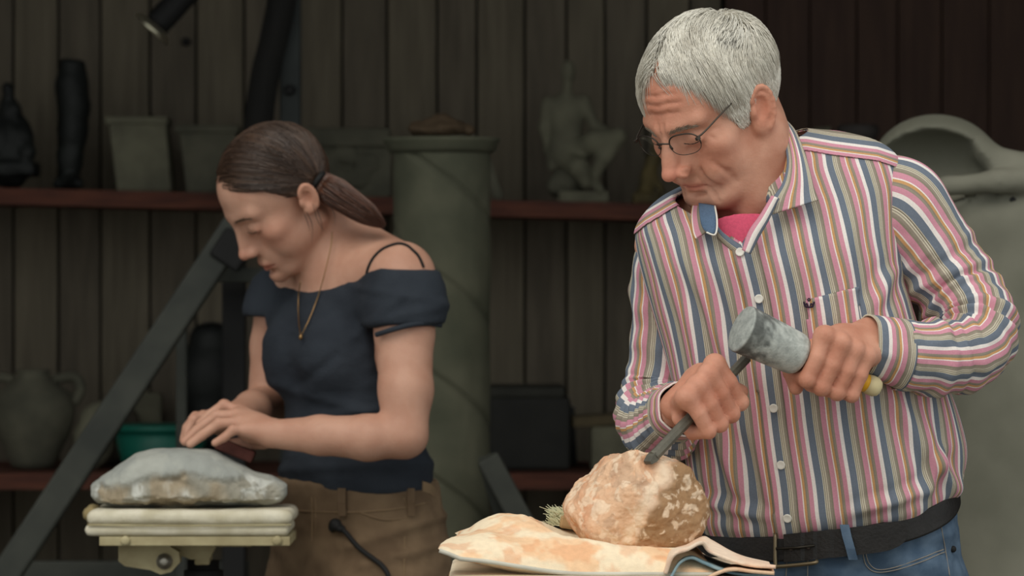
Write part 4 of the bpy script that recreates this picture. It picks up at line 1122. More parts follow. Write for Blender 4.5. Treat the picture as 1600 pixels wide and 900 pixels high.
Sh.func(cap_cut, .006, 'i')
Vc, Fc = Sh.mesh(.003)
V2 = np.concatenate([V, Vc]); F2 = np.concatenate([F, Fc + len(V)])
tc_ = np.array(lin((208, 203, 190)))[None] * (1 + .18 * fbm(HF.l(Vc) * np.array([90, 14, 40]), 3, 2)[:, None])
HAIRM = mk('hair', V2, F2, M_hairm, MAN, attrs={'tint': np.concatenate([T_, tc_])}, label='short silver-grey hair with a loose fringe')
# eyebrows and lowered lashes
def brow(fr, s, n, z0, col, parent, m, S, spread=.0035, arch=.004, ln=.009, x0=.011, xl=.036):
    r = np.random.RandomState(11 + int(s)); P = []
    us = np.linspace(0, 1, 9); base = np.array([S.surf(fr, s * (x0 + xl * u), z0 + arch * math.sin(u * 2.6)) for u in us])
    for i in range(n):
        u = r.uniform(0, 1); p0 = np.array([np.interp(u, us, base[:, c]) for c in range(3)]) + (0, -.0004, r.uniform(-spread, spread) * (1.1 - .6 * u))
        d = nrm((s * (.6 + .4 * u), .10 + .45 * u, .5 - .75 * u + r.uniform(-.3, .3))) * ln * r.uniform(.6, 1.2)
        P.append([p0, p0 + d * .5 + (0, -.0010, 0), p0 + d])
    P = fr.w(np.array(P).reshape(-1, 3)).reshape(n, 3, 3)
    V, F, T = strand_mesh(P, np.full(n, .0005), np.tile(np.array(lin(col)), (n, 1)))
    return mk('eyebrow', V, F, m, parent, attrs={'tint': T})
S_man = S_MAN
for s in (-1, 1):
    brow(HF, s, 110, .0215, (132, 116, 100), MAN, M_hairm, S_man, .0028, .003, .007)
def eye(fr, s, parent, iris, zc=.006, y=-.0738):
    c = fr.w((s * .032, y, zc)); 
    D, Fq = sphere_dirs(28, 20)
    V = c + D * .0108 * fr.s
    L = fr.l(V) - np.array((s * .032, y, zc)); a = np.degrees(np.arccos(np.clip(-(L @ nrm((0, .85, .52))) / .0108, -1, 1)))
    T = np.tile(np.array(lin((214, 206, 196))), (len(V), 1)); T[a < 27] = lin(iris); T[a < 11] = (.01, .01, .01)
    return mk('eye', V, Fq, M_eye, parent, attrs={'tint': T})
M_eye = mat('moist_eye', (250, 250, 250), .15, var=.02, attr='tint', spec=.5)
M_lash = mat('dark_lash', (44, 32, 26), .7)
def lash(fr, s, parent, S, r=.0007, zc=.006):
    P = [fr.w(S.surf(fr, s * (.032 + .0130 * a), zc - .0035 - .0030 * (1 - a * a)) + (0, -.0003, 0)) for a in np.linspace(-1, 1, 12)]
    return mk('eyelashes', *tube_g(P, [r * .5] + [r] * 10 + [r * .5], None, 6), M_lash, parent)
for s in (-1, 1): eye(HF, s, MAN, (70, 84, 92)); lash(HF, s, MAN, S_man)

# spectacles
GL = empty('eyeglasses', HF.w((0, -.108, 0)), 'thin metal-framed eyeglasses low on the man\'s nose', 'eyeglasses')
M_wire = mat('dark_wire', (70, 64, 58), .35, metal=.7)
M_lens = bpy.data.materials.new('clear_lens'); M_lens.use_nodes = True
_n = M_lens.node_tree; _b = _n.nodes['Principled BSDF']; _b.inputs['Base Color'].default_value = (.93, .95, .95, 1); _b.inputs['Roughness'].default_value = .03
_tr = _n.nodes.new('ShaderNodeBsdfTransparent'); _tr.inputs[0].default_value = (1, 1, 1, 1); _mx = _n.nodes.new('ShaderNodeMixShader'); _fr = _n.nodes.new('ShaderNodeFresnel'); _fr.inputs[0].default_value = 1.45
_gl = _n.nodes.new('ShaderNodeBsdfGlossy'); _gl.inputs['Roughness'].default_value = .03
_mx.inputs[0].default_value = .04; _n.links.new(_tr.outputs[0], _mx.inputs[1]); _n.links.new(_gl.outputs[0], _mx.inputs[2])
_n.links.new(_mx.outputs[0], _n.nodes['Material Output'].inputs[0])
def lens_pt(s, a, k=1.0, dy=0):
    x = .0235 * np.sign(math.cos(a)) * abs(math.cos(a)) ** .8; z = .0145 * np.sign(math.sin(a)) * abs(math.sin(a)) ** .8
    return HF.w((s * .0335 + k * x, -.1035 + .010 * ((s * .0335 + k * x) / .055) ** 2 + dy - .10 * k * z * -1 * .6, -.002 + .009 + k * z))
for s in (-1, 1):
    ang = np.linspace(0, 2 * np.pi, 40, endpoint=False)
    ring = [lens_pt(s, a) for a in ang]
    V = [lens_pt(s, a, 1, -.0006) for a in ang] + [lens_pt(s, a, 1, .0006) for a in ang]
    mk('lens', V, [tuple(range(40)), tuple(range(79, 39, -1))] + [(i, i + 40, (i + 1) % 40 + 40, (i + 1) % 40) for i in range(40)], M_lens, GL, smooth=False)
    mk('rim', *tube_g([ring[i] for i in range(-1, 22)], .0010, None, 8), M_wire, GL)
    low = [ring[i % 40] for i in range(20, 41)]
    mk('lower_rim', *tube_g(low, .0005, None, 6), M_wire, GL)
    mk('temple', *tube_g([HF.w((s * .0570, -.095, .014)), HF.w((s * .0625, -.085, .016)), HF.w((s * .0720, -.045, .025)), HF.w((s * .0780, -.012, .030)), HF.w((s * .0800, .006, .030)), HF.w((s * .077, .024, .014))], [.0013, .0012, .0010, .0010, .0012, .0012], 26, 8), M_wire, GL)
    mk('hinge', *box_g(HF.w((s * .0585, -.096, .013)), (.0022, .003, .002), HR, .0006), M_wire, GL, smooth=False)
    mk('nose_pad', *tube_g([HF.w((s * .011, -.1040, .007)), HF.w((s * .0095, -.1015, .002))], .0016, None, 6), M_wire, GL)
mk('bridge', *tube_g([HF.w((-.0115, -.1040, .011)), HF.w((-.005, -.1085, .014)), HF.w((.005, -.1085, .014)), HF.w((.0115, -.1040, .011))], .0011, 14, 8), M_wire, GL)
# ------------------------------------------------------------------ the man's clothes
PERIOD = .0435
def stripe_mat(name):
    m = mat(name, (250, 250, 250), .9, var=.05, scale=500, bump=.12, bscale=900, spec=.15)
    nt = m.node_tree; N = nt.nodes; L = nt.links; b = N['Principled BSDF']
    at = N.new('ShaderNodeAttribute'); at.attribute_name = 'su'
    dv = N.new('ShaderNodeMath'); dv.operation = 'DIVIDE'; dv.inputs[1].default_value = PERIOD
    fr = N.new('ShaderNodeMath'); fr.operation = 'FRACT'
    L.new(at.outputs['Fac'], dv.inputs[0]); L.new(dv.outputs[0], fr.inputs[0])
    cr = N.new('ShaderNodeValToRGB'); cr.color_ramp.interpolation = 'CONSTANT'; L.new(fr.outputs[0], cr.inputs[0])
    blue, cream, olive, pink, white, orange, grey = (112, 121, 134), (206, 198, 178), (142, 134, 118), (208, 146, 162), (236, 228, 222), (200, 154, 106), (152, 142, 128)
    st = [(0, blue), (.18, cream), (.205, olive), (.23, cream), (.255, grey), (.285, cream), (.31, grey), (.37, olive), (.42, pink), (.565, white), (.595, orange), (.665, olive), (.70, grey), (.755, pink), (.88, white), (.985, blue)]
    e = cr.color_ramp.elements
    while len(e) > 1: e.remove(e[-1])
    for i, (p, c) in enumerate(st):
        k = e[0] if i == 0 else e.new(p)
        k.position = p; k.color = (*lin(c), 1)
    old = [l for l in L if l.to_node == b and l.to_socket.name == 'Base Color'][0]
    mx = N.new('ShaderNodeMix'); mx.data_type = 'RGBA'; mx.blend_type = 'MULTIPLY'; mx.inputs[0].default_value = 1.0
    L.new(old.from_socket, mx.inputs[6]); L.new(cr.outputs[0], mx.inputs[7]); L.new(mx.outputs[2], b.inputs['Base Color'])
    return m
M_str = stripe_mat('striped_cotton')
M_btn = mat('white_button', (226, 222, 212), .35, var=.03)
M_pink = mat('pink_jersey', (208, 84, 112), .9, scale=300, var=.08, bump=.1)
M_blu = mat('blue_chambray', (82, 103, 128), .9, scale=400, var=.1, bump=.15)

# rings of the shirt body: left and right outline points, half depth, middle distance, turn, front drop
rings = [  # L, R, hd, d, yaw, drop
    ((1112, 862), (1474, 815), .105, 5.085, 14, .030), ((1106, 832), (1480, 785), .112, 5.082, 14, .026), ((1092, 800), (1492, 752), .124, 5.078, 13, .020), ((1080, 745), (1503, 692), .132, 5.07, 12, .012), ((1068, 660), (1484, 612), .132, 5.06, 10, .004),
    ((1048, 570), (1446, 532), .130, 5.05, 7, .0), ((1022, 480), (1416, 450), .128, 5.045, 4, .0), ((1008, 425), (1408, 385), .124, 5.04, 2, .0), ((1001, 388), (1410, 325), .112, 5.04, 0, .0),
    ((1000, 362), (1412, 280), .098, 5.04, 0, .0), ((1012, 335), (1400, 245), .086, 5.04, 0, .002), ((1036, 312), (1366, 222), .076, 5.04, 0, .004), ((1068, 296), (1315, 208), .070, 5.04, 0, .006), ((1098, 286), (1262, 203), .064, 5.04, 0, .008)]
NR, NC = 230, 301
ctrl = []
for (Lp, Rp, hd, d, yw, dr) in rings:
    a, b = W(*Lp, d), W(*Rp, d); C = (a + b) / 2; U = (b - a) / 2; y = math.radians(yw)
    L_ = np.linalg.norm(U[[0, 2]]); U = U + np.array((0, -math.sin(y) * L_, 0))
    Vv = np.array((-math.sin(y) * hd, -math.cos(y) * hd, -dr))
    ctrl.append(np.concatenate([C, U, Vv]))
rows = catmull(np.array(ctrl), NR)
plk = np.array([(1140, 300), (1158, 345), (1170, 400), (1188, 468), (1200, 560), (1208, 637), (1220, 723), (1234, 805), (1240, 860)], float)
TH = np.linspace(0, 2 * np.pi, 721)
def sup(a, p): return np.sign(a) * np.abs(a) ** p
def ring_pts(row, th, p=.86):
    return row[0:3] + sup(np.cos(th), p)[:, None] * row[3:6] + sup(np.sin(th), p)[:, None] * row[6:9]
P = np.zeros((NR, NC, 3)); SU = np.zeros((NR, NC))
tt = np.linspace(-1, 1, NC); S0 = []; RS = []
for i, row in enumerate(rows):
    pts = ring_pts(row, TH)
    fr_i = np.where((TH > .15) & (TH < np.pi - .15))[0]
    px = 800 + FPX * pts[fr_i, 0] / pts[fr_i, 1]; py = 450 - FPX * (pts[fr_i, 2] - EYE) / pts[fr_i, 1]
    tgt = np.interp(py, plk[:, 1], plk[:, 0]); dd_ = px - tgt
    kz = np.where(np.sign(dd_[:-1]) != np.sign(dd_[1:]))[0]; kz = kz[0] if len(kz) else np.argmin(np.abs(dd_))
    seg = np.linalg.norm(np.diff(pts, axis=0), axis=1); s = np.concatenate([[0], np.cumsum(seg)]); tot = s[-1]
    f_ = dd_[kz] / (dd_[kz] - dd_[min(kz + 1, len(dd_) - 1)] + 1e-9)
    S0.append(s[fr_i[kz]] + (s[fr_i[kz] + 1] - s[fr_i[kz]]) * np.clip(f_, 0, 1)); RS.append((s, pts, tot))
S0 = np.convolve(np.pad(S0, 7, 'edge'), np.ones(15) / 15, 'valid')
for i, (s, pts, tot) in enumerate(RS):
    want = (S0[i] - tt * tot / 2) % tot          # t grows to the viewer's right
    for c in range(3): P[i, :, c] = np.interp(want, s, pts[:, c])
    SU[i] = tt * tot / 2
# opening at the neck: the front edge dips in a V
su_v = SU + .004
zmax = 1.356 + np.where(su_v > 0, 1.15 * su_v + 6 * np.maximum(0, su_v - .050), -.80 * su_v)
over = np.where(np.abs(su_v) < .12, P[:, :, 2] - zmax, -1)
P[:, :, 2] = np.minimum(P[:, :, 2], np.where(np.abs(su_v) < .12, zmax + .004 * np.clip(over, 0, .3), 9))
# folds, laid along lines of the cloth: x0, y0, x1, y1 (frame), half width (px), height (m)
folds = [(1092, 430, 1150, 585, 13, .007), (1120, 420, 1190, 600, 12, .005), (1070, 470, 1110, 640, 12, .006), (1060, 360, 1120, 560, 14, .004), (1290, 640, 1340, 800, 16, .004),
         (1400, 620, 1470, 740, 13, .007), (1440, 640, 1490, 770, 10, .006), (1360, 640, 1400, 790, 14, .004), (1130, 700, 1170, 800, 12, .005), (1165, 690, 1190, 800, 10, -.004), (1395, 420, 1370, 480, 12, .006),
         (1110, 640, 1150, 760, 12, .005), (1250, 560, 1280, 760, 18, .003), (1330, 330, 1320, 470, 16, .003), (1240, 330, 1260, 480, 16, .003), (1100, 780, 1200, 806, 9, .005), (1330, 800, 1450, 760, 9, .005), (1480, 700, 1440, 780, 10, .006)]
px = 800 + FPX * P[:, :, 0] / P[:, :, 1]; py = 450 - FPX * (P[:, :, 2] - EYE) / P[:, :, 1]
N_ = normals(P.reshape(-1, 3), grid_f(NR, NC)).reshape(P.shape)
if N_[NR // 2, NC // 2, 1] > 0: N_ = -N_
D = .0035 * fbm(np.stack([SU * 14, P[:, :, 2] * 5, 0 * SU], -1), 3, 4)
frontm = (N_[:, :, 1] < .1)
for (x0, y0, x1, y1, w, h) in folds:
    dx, dy = x1 - x0, y1 - y0; l2 = dx * dx + dy * dy
    t = np.clip(((px - x0) * dx + (py - y0) * dy) / l2, -.2, 1.2); dist = np.hypot(px - x0 - t * dx, py - y0 - t * dy)
    D += frontm * h * (np.exp(-(dist / w) ** 2) - .5 * np.exp(-((dist - 1.7 * w) / w) ** 2)) * sm(-.2, .25, t) * sm(1.2, .75, t)
blouse = np.exp(-((np.linspace(0, 1, NR) - .155) / .045) ** 2)[:, None]
D = D + blouse * .006 * (1 + .8 * np.sin(SU * 60) * .5)
P = P + N_ * D[:, :, None]
keep_rows = slice(int(NR * .085), NR)
Pk, Sk, Nk = P[keep_rows], SU[keep_rows], N_[keep_rows]
_G = grid_f(Pk.shape[0], NC); _G = _G[~(over[keep_rows].reshape(-1)[_G] > .002).all(1)]
SHIRT = mk('shirt', Pk.reshape(-1, 3), _G, M_str, MAN, attrs={'su': Sk.reshape(-1) + .0435 * 20 + .0045}, label='striped cotton shirt in pink, blue, cream and orange')
solidify(SHIRT, .0016, -1)
pxk = 800 + FPX * Pk[:, :, 0] / Pk[:, :, 1]; pyk = 450 - FPX * (Pk[:, :, 2] - EYE) / Pk[:, :, 1]
def patch(name, mask, off, su_shift, parent, m=M_str, su=None, f=None):
    """a piece of cloth lying on the shirt"""
    nr = Pk.shape[0]; G = grid_f(nr, NC); Pq = Pk + Nk * off; P0 = Pq.copy()
    if f is not None:      # cut the border of the piece exactly along f = 0
        m0 = mask.copy(); mask = mask.copy()
        for st in (1, 2):
            for dr in (-st, st):
                fi = np.roll(f, -dr, 0); Pi = np.roll(P0, -dr, 0); mi = np.roll(m0, -dr, 0)
                if dr < 0: mi[:st] = False
                else: mi[-st:] = False
                bd = (~mask) & (f >= 0) & mi & (fi < 0)
                t = np.clip(f / (f - fi + 1e-9), 0, 1)[:, :, None]; Pq = np.where(bd[:, :, None], Pq * (1 - t) + Pi * t, Pq); mask = mask | bd
    keep = mask.reshape(-1)[G].all(1) & ~(over[keep_rows].reshape(-1)[G] > .002).all(1); G = G[keep]
    used = np.unique(G); mp = np.full(nr * NC, -1); mp[used] = np.arange(len(used))
    V = Pq.reshape(-1, 3)[used]
    s = (Sk if su is None else su).reshape(-1)[used] + su_shift
    o = mk(name, V, mp[G], m, parent, attrs={'su': s}); solidify(o, .0014, 0); return o
def on_shirt(x, y):
    m = (Nk[:, :, 1] < 0); d2 = np.where(m, (pxk - x) ** 2 + (pyk - y) ** 2, 1e9); i = np.unravel_index(np.argmin(d2), d2.shape)
    return Pk[i], Nk[i]
fm = Nk[:, :, 1] < .2
patch('placket', (np.abs(Sk + .003) < .0165) & fm & (pyk > 352), .0018, .0435 * 20 + .0045, SHIRT)
patch('chest_pocket', fm & (pxk > 1256 + .07 * (pyk - 455)) & (pxk < 1342 + .07 * (pyk - 455)) & (pyk > 470 - .25 * (pxk - 1256)) & (pyk < 580), .0022, .0435 * 20 + .0090, SHIRT, f=470 - .25 * (pxk - 1256) - pyk)
# buttons with their holes
for (x, y) in ((1156, 396), (1188, 468), (1208, 637), (1220, 723), (1233, 806)):
    p, n_ = on_shirt(x, y); fz = frame_z(n_)
    B = mk('button', *lathe_g([(.0005, .0035), (.0053, .0035), (.0057, .0045), (.0053, .0062), (.0040, .0058), (.0005, .0055)], p, fz, 20), M_btn, SHIRT)
    p2 = p + n_ * .0066
# embroidered emblem: a small dark crown shape with a dot
p, n_ = on_shirt(1262, 474); fz = frame_z(n_); M_emb = mat('navy_thread', (44, 30, 50), .9)
em = lambda a, b: p + n_ * .0045 + fz[:, 0] * a * (1 if fz[0, 0] > 0 else -1) + np.array((0, 0, 1.0)) * b
parts = [tube_g([em(-.0066, .0022), em(-.0052, -.0018), em(-.0036, -.0042), em(.0036, -.0042), em(.0052, -.0018), em(.0066, .0022)], .0012, 24, 6), tube_g([em(-.0046, -.0018), em(-.0026, -.0002), em(-.0014, -.0030)], .0009, 12, 6),
         tube_g([em(.0046, -.0018), em(.0026, -.0002), em(.0014, -.0030)], .0009, 12, 6), tube_g([em(0, .0030), em(.0016, .0046), em(0, .0064), em(-.0016, .0046), em(0, .0030)], .0008, 16, 6)]
mk('embroidered_emblem', *join(parts), M_emb, SHIRT)

# yoke: band over the shoulders, stripes along it
yk = sm(0, 1, np.clip((np.arange(NR)[keep_rows] / NR), 0, 1))[:, None] + 0 * Sk
vrow = (np.arange(NR)[keep_rows] / (NR - 1.0))[:, None] + 0 * Sk
edge_y = np.where(pxk > 1200, np.interp(pxk, [1260, 1300, 1370, 1400, 1430], [236, 243, 252, 262, 290]), np.interp(pxk, [985, 1010, 1050, 1080, 1110], [372, 352, 328, 312, 300]))
ymask = (pyk < edge_y) & (vrow > .62) & ((pxk < 1108) | (pxk > 1240))
for _m in (ymask & (pxk < 1170), ymask & (pxk >= 1170)): patch('yoke', _m, .0016, .0435 * 30, SHIRT, su=(edge_y - pyk) * .00081 * 1.45 + .019, f=pyk - edge_y)

# sleeves
def sleeve(name, pts, folds_, uoff, parent, n=150, seg=120, seed=1, flat=1.0):
    pts = np.array(pts, float); C = np.array([W(p[0], p[1], p[2]) for p in pts]); R = pts[:, 3] * pts[:, 2] / FPX
    Cc = catmull(C, n); rr = catmull(np.stack([R, R, R], 1), n)[:, 0]
    ker = np.ones(9) / 9
    for c in range(3): Cc[:, c] = np.convolve(np.pad(Cc[:, c], 4, 'edge'), ker, 'valid')
    T, N, B = tube_frames(Cc)
    sl = np.concatenate([[0], np.cumsum(np.linalg.norm(np.diff(Cc, axis=0), axis=1))])
    th = np.linspace(0, 2 * np.pi, seg, endpoint=False); s_, t_ = np.meshgrid(sl, th, indexing='ij')
    dsp = .004 * fbm(np.stack([s_ * 12, np.cos(t_) * 1.2, np.sin(t_) * 1.2], -1), 3, seed)
    for (sc, wd, lam, amp, ph, tw, t0, tw_) in folds_:
        g = np.exp(-((s_ - sc) / wd) ** 2); angw = .35 + .65 * np.exp(-(np.angle(np.exp(1j * (t_ - t0))) / tw_) ** 2)
        wob = .9 * fbm(np.stack([np.cos(t_) * 1.5 + seed, np.sin(t_) * 1.5, s_ * 14], -1), 2, seed + 3)
        w_ = np.sin(2 * np.pi * s_ / lam + ph + tw * t_ + 1.8 * wob)
        dsp = dsp + amp * g * angw * (np.sign(w_) * np.abs(w_) ** 1.3)
    r = rr[:, None] + dsp
    V = Cc[:, None] + r[:, :, None] * (np.cos(t_)[:, :, None] * N[:, None] + np.sin(t_)[:, :, None] * B[:, None])
    rref = R.mean() * .95
    seamless = th * round(2 * np.pi * rref / PERIOD) * PERIOD / (2 * np.pi)
    su = np.repeat(seamless[None], n, 0)
    # close the seam with a duplicate column so that the stripes do not smear
    V = np.concatenate([V, V[:, :1]], 1); su = np.concatenate([su, su[:, :1] + round(2 * np.pi * rref / PERIOD) * PERIOD], 1)
    o = mk(name, V.reshape(-1, 3), grid_f(n, seg + 1), M_str, parent, attrs={'su': su.reshape(-1) + PERIOD * 10 + uoff})
    solidify(o, .0015, 0)
    return o, Cc, T, N, B, rr, sl
def cuff(name, c, ax_, r0, r1, ln, parent, N, B, flat=1.0, n=26, seg=90):
    s = np.linspace(0, ln, n); th = np.linspace(0, 2 * np.pi, seg, endpoint=False); s_, t_ = np.meshgrid(s, th, indexing='ij')
    r = r0 + (r1 - r0) * s_ / ln + .0016 * fbm(np.stack([np.cos(t_) * 2, np.sin(t_) * 2, s_ * 20], -1), 2, 3)
    V = c + s_[:, :, None] * ax_ + r[:, :, None] * (np.cos(t_)[:, :, None] * N + flat * np.sin(t_)[:, :, None] * B)
    o = mk(name, V.reshape(-1, 3), grid_f(n, seg, True), M_str, parent, attrs={'su': s_.reshape(-1) + PERIOD * 10 + .006}); solidify(o, .0022, 0); return o
# his left arm, at the right of the picture
o, Cc, T, N, B, rr, sl = sleeve('sleeve', SLV_L,
       [(.23, .055, .034, .0085, .3, 0, 2.4, 1.2), (.14, .05, .045, .005, 1.0, 1, 1.0, 1.5), (.33, .05, .040, .005, 0, 0, 2.0, 2.0), (.24, .10, .022, .003, 2, 0, 0, 3)], .010, SHIRT, n=190, seed=2)
ax_ = nrm(T[-1] * .6 + nrm(wrL - Cc[-1]) * .4)
cuff('cuff', Cc[-1] - ax_ * .004, ax_, rr[-1] * 1.04, rr[-1] * .86, .050, SHIRT, N[-1], B[-1])
# his right arm, at the left of the picture
o, Cc, T, N, B, rr, sl = sleeve('sleeve', SLV_R,
       [(.25, .05, .024, .007, 0, 0, 0, 3.0), (.33, .06, .026, .006, 1, 0, 1, 3.0), (.10, .06, .05, .004, .5, 1, 0, 2.0)], .022, SHIRT, n=190, seed=5)
ax_ = nrm(T[-1] + np.array((.35, -.35, .1)))
cuff('cuff', Cc[-1] - ax_ * .004, ax_, rr[-1] * 1.05, rr[-1] * .98, .034, SHIRT, N[-1], B[-1])

# collar: two leaves and the band round the neck
def leaf(name, inner, outer, n, m, su_axis, parent, mt=M_str, th=.0022, sc=1.0, su0=0.0):
    a, b = catmull(np.array(inner), n), catmull(np.array(outer), n); t = np.linspace(0, 1, m)[None, :, None]
    Pq = a[:, None] * (1 - t) + b[:, None] * t
    bul = np.sin(np.pi * t) * .004; Pq[:, :, 1:2] -= bul
    w = np.linalg.norm(a - b, axis=1)
    su = (np.linspace(0, 1, m)[None] * w.mean() * sc + 0 * w[:, None])
    o = mk(name, Pq.reshape(-1, 3), grid_f(n, m), mt, parent, attrs={'su': su.reshape(-1) + PERIOD * 8 + su0}); solidify(o, th, 0); return o
leaf('collar_leaf', [W(1212, 182, 5.05), W(1224, 215, 4.99), W(1230, 255, 4.945), W(1222, 288, 4.925), W(1206, 312, 4.915), W(1196, 338, 4.908)],
     [W(1226, 186, 5.06), W(1243, 205, 5.00), W(1256, 236, 4.955), W(1266, 270, 4.93), W(1273, 300, 4.918), W(1278, 313, 4.912)], 40, 24, 0, SHIRT, sc=1.6)
leaf('collar_leaf', [W(1106, 312, 5.00), W(1108, 330, 4.955), W(1114, 345, 4.93), W(1119, 352, 4.915)],
     [W(1086, 300, 5.02), W(1080, 335, 4.965), W(1082, 362, 4.935), W(1086, 374, 4.925)], 30, 20, 0, SHIRT)
leaf('collar_lining', [W(1092, 318, 4.965), W(1094, 340, 4.925), W(1098, 355, 4.912), W(1104, 362, 4.905)],
     [W(1116, 322, 4.95), W(1119, 340, 4.918), W(1119, 358, 4.905), W(1116, 366, 4.902)], 24, 14, 0, SHIRT, M_blu)
mk('lining_piping', *tube_g([W(1117, 322, 4.947), W(1120, 340, 4.914), W(1120, 358, 4.901), W(1116, 367, 4.898), W(1104, 363, 4.901)], .0012, 24, 6), M_btn, SHIRT)
band = [W(1100, 318, 4.98), W(1090, 296, 5.03), W(1110, 262, 5.10), W(1160, 225, 5.13), W(1205, 192, 5.10), W(1222, 196, 5.05), W(1232, 240, 4.98), W(1226, 282, 4.95)]
bt = catmull(np.array(band), 90); V = np.concatenate([bt + (0, 0, -.016), bt + (0, 0, .012)]); G = np.array([(i, i + 1, i + 91, i + 90) for i in range(89)])
solidify(mk('collar_band', V, G, M_str, SHIRT, attrs={'su': np.concatenate([np.zeros(90), np.full(90, .028)]) + PERIOD * 5}), .002, 0)
leaf('inner_placket', [W(1120, 352, 4.93), W(1130, 364, 4.925), W(1146, 376, 4.922), W(1166, 388, 4.92)], [W(1122, 372, 4.932), W(1134, 384, 4.928), W(1150, 398, 4.924), W(1168, 412, 4.922)], 24, 8, 0, SHIRT, M_str)

leaf('front_edge', [W(1206, 306, 4.905), W(1188, 336, 4.899), W(1170, 362, 4.896), W(1160, 391, 4.894)], [W(1217, 310, 4.906), W(1201, 343, 4.899), W(1186, 370, 4.896), W(1172, 397, 4.894)], 30, 10, 0, SHIRT, su0=.034)
# pink T-shirt at the neck
S = Sdf(); S.ell(W(1180, 400, 5.015), (.085, .085, .10), .02); S.cone(nb + np.array((-.012, -.02, .0)), W(1175, 380, 5.0), .060, .075, .02)
S.plane(W(1160, 326, 4.93), nrm((.10, .75, 1.0)), .004)
V, F = S.mesh(.003); TS = mk('t_shirt', V, F, M_pink, MAN, label='bright pink T-shirt showing at the open collar')
ringp = []
for a in np.linspace(0, 2 * np.pi, 60, endpoint=False):
    ringp.append(a)
# jeans
jr = [((1100, 812), (1484, 766), .112, 5.082, 14, .030), ((1096, 836), (1486, 796), .116, 5.082, 14, .034), ((1088, 870), (1492, 835), .120, 5.085, 14, .030), ((1082, 905), (1498, 880), .124, 5.09, 13, .02), ((1078, 960), (1504, 945), .128, 5.095, 12, .01), ((1080, 1020), (1500, 1010), .122, 5.10, 10, .0), ((1100, 1075), (1480, 1070), .09, 5.10, 10, .0)]
def loft(rings, nr, nc, p=.86):
    ct = []
    for (Lp, Rp, hd, d, yw, dr) in rings:
        a, b = W(*Lp, d), W(*Rp, d); C = (a + b) / 2; U = (b - a) / 2; y = math.radians(yw); L_ = np.linalg.norm(U[[0, 2]])
        ct.append(np.concatenate([C, U + np.array((0, -math.sin(y) * L_, 0)), (-math.sin(y) * hd, -math.cos(y) * hd, -dr)]))
    rw = catmull(np.array(ct), nr); th = np.linspace(0, 2 * np.pi, nc, endpoint=False)
    return np.stack([ring_pts(r, th, p) for r in rw])
J = loft(jr, 90, 200)
Jn = normals(J.reshape(-1, 3), grid_f(90, 200, True)).reshape(J.shape)
if Jn[45, 50, 1] > 0: Jn = -Jn
J = J + Jn * (.003 * fbm(J * np.array([18, 18, 30]), 3, 4) + .004 * np.sin((J[:, :, 0] * .6 + J[:, :, 2]) * 95 + 2 * fbm(J * 8, 2, 2)) * sm(1.02, .95, J[:, :, 2]))[:, :, None]
M_den = mat('blue_denim', (68, 86, 106), .95, scale=34, col2=(92, 110, 129), bump=.15, bscale=1100, spec=.1)
JEANS = mk('jeans', J.reshape(-1, 3), grid_f(90, 200, True)[:, ::-1], M_den, MAN, label='blue denim jeans with pale stitching')
hipz = J[60, :, :].mean(0)
for s in (-1, 1):
    c = W(1290 + s * 105, 1000, 5.09); kx = c[0] + s * .03
    S = Sdf(); S.chain([c, (kx, 5.06, .52), (kx + s * .01, 5.12, .10)], [.092, .068, .052], .02); S.cone((c[0], c[1], c[2] + .05), c, .085, .09, .02)
    V, F = S.mesh(.009); V += normals(V, F) * (.005 * fbm(V * 12, 3, 2))[:, None]; mk('trouser_leg', V, F, M_den, JEANS)
    S = Sdf(); S.ell((kx + s * .02, 5.04, .045), (.048, .13, .045), .02); S.ell((kx + s * .01, 5.12, .07), (.045, .055, .06), .03); S.plane((0, 0, .022), (0, 0, -1))
    V, F = S.mesh(.006); shoe = mk('shoe', V, F, mat('brown_leather', (86, 62, 46), .6, bump=.2), MAN)
    S = Sdf(); S.box((kx + s * .02, 5.06, .012), (.046, .14, .012), .008); V, F = S.mesh(.006); mk('sole', V, F, M_black, shoe)
Jf = J.reshape(-1, 3); Jpx = 800 + FPX * Jf[:, 0] / Jf[:, 1]; Jpy = 450 - FPX * (Jf[:, 2] - EYE) / Jf[:, 1]; Jnf = Jn.reshape(-1, 3)
def on_jeans(x, y, off=.0012):
    d2 = np.where(Jnf[:, 1] < .15, (Jpx - x) ** 2 + (Jpy - y) ** 2, 1e9); i = np.argmin(d2); 
    p = Jf[i] + Jnf[i] * off
    tgt = W(x, y, p[1]); return tgt
M_thr = mat('pale_thread', (140, 134, 126), .9)
def stitch(pts, r=.0007, off=.0012, name='stitching'):
    q = catmull(np.array(pts, float), 40); P_ = np.array([on_jeans(a, b, off) for a, b in q])
    k = np.ones(7) / 7; P_[:, 1] = np.convolve(np.pad(P_[:, 1], 3, 'edge'), k, 'valid')
    return mk(name, *tube_g(P_, r, None, 6), M_thr, JEANS)
stitch([(1352, 862), (1358, 880), (1372, 890), (1400, 886), (1440, 872), (1474, 858)]); stitch([(1348, 864), (1354, 884), (1370, 894), (1402, 890), (1442, 877), (1476, 862)])
stitch([(1452, 785), (1466, 806), (1472, 830), (1477, 858), (1484, 900)]); stitch([(1230, 866), (1229, 885), (1228, 905)]); stitch([(1263, 866), (1262, 885), (1262, 905)]); stitch([(1128, 832), (1122, 846), (1118, 860)])
mk('rivet', *lathe_g([(.0005, .004), (.004, .003), (.0045, 0)], on_jeans(1489, 858, .002), rotx(math.pi / 2), 12), M_black, JEANS)
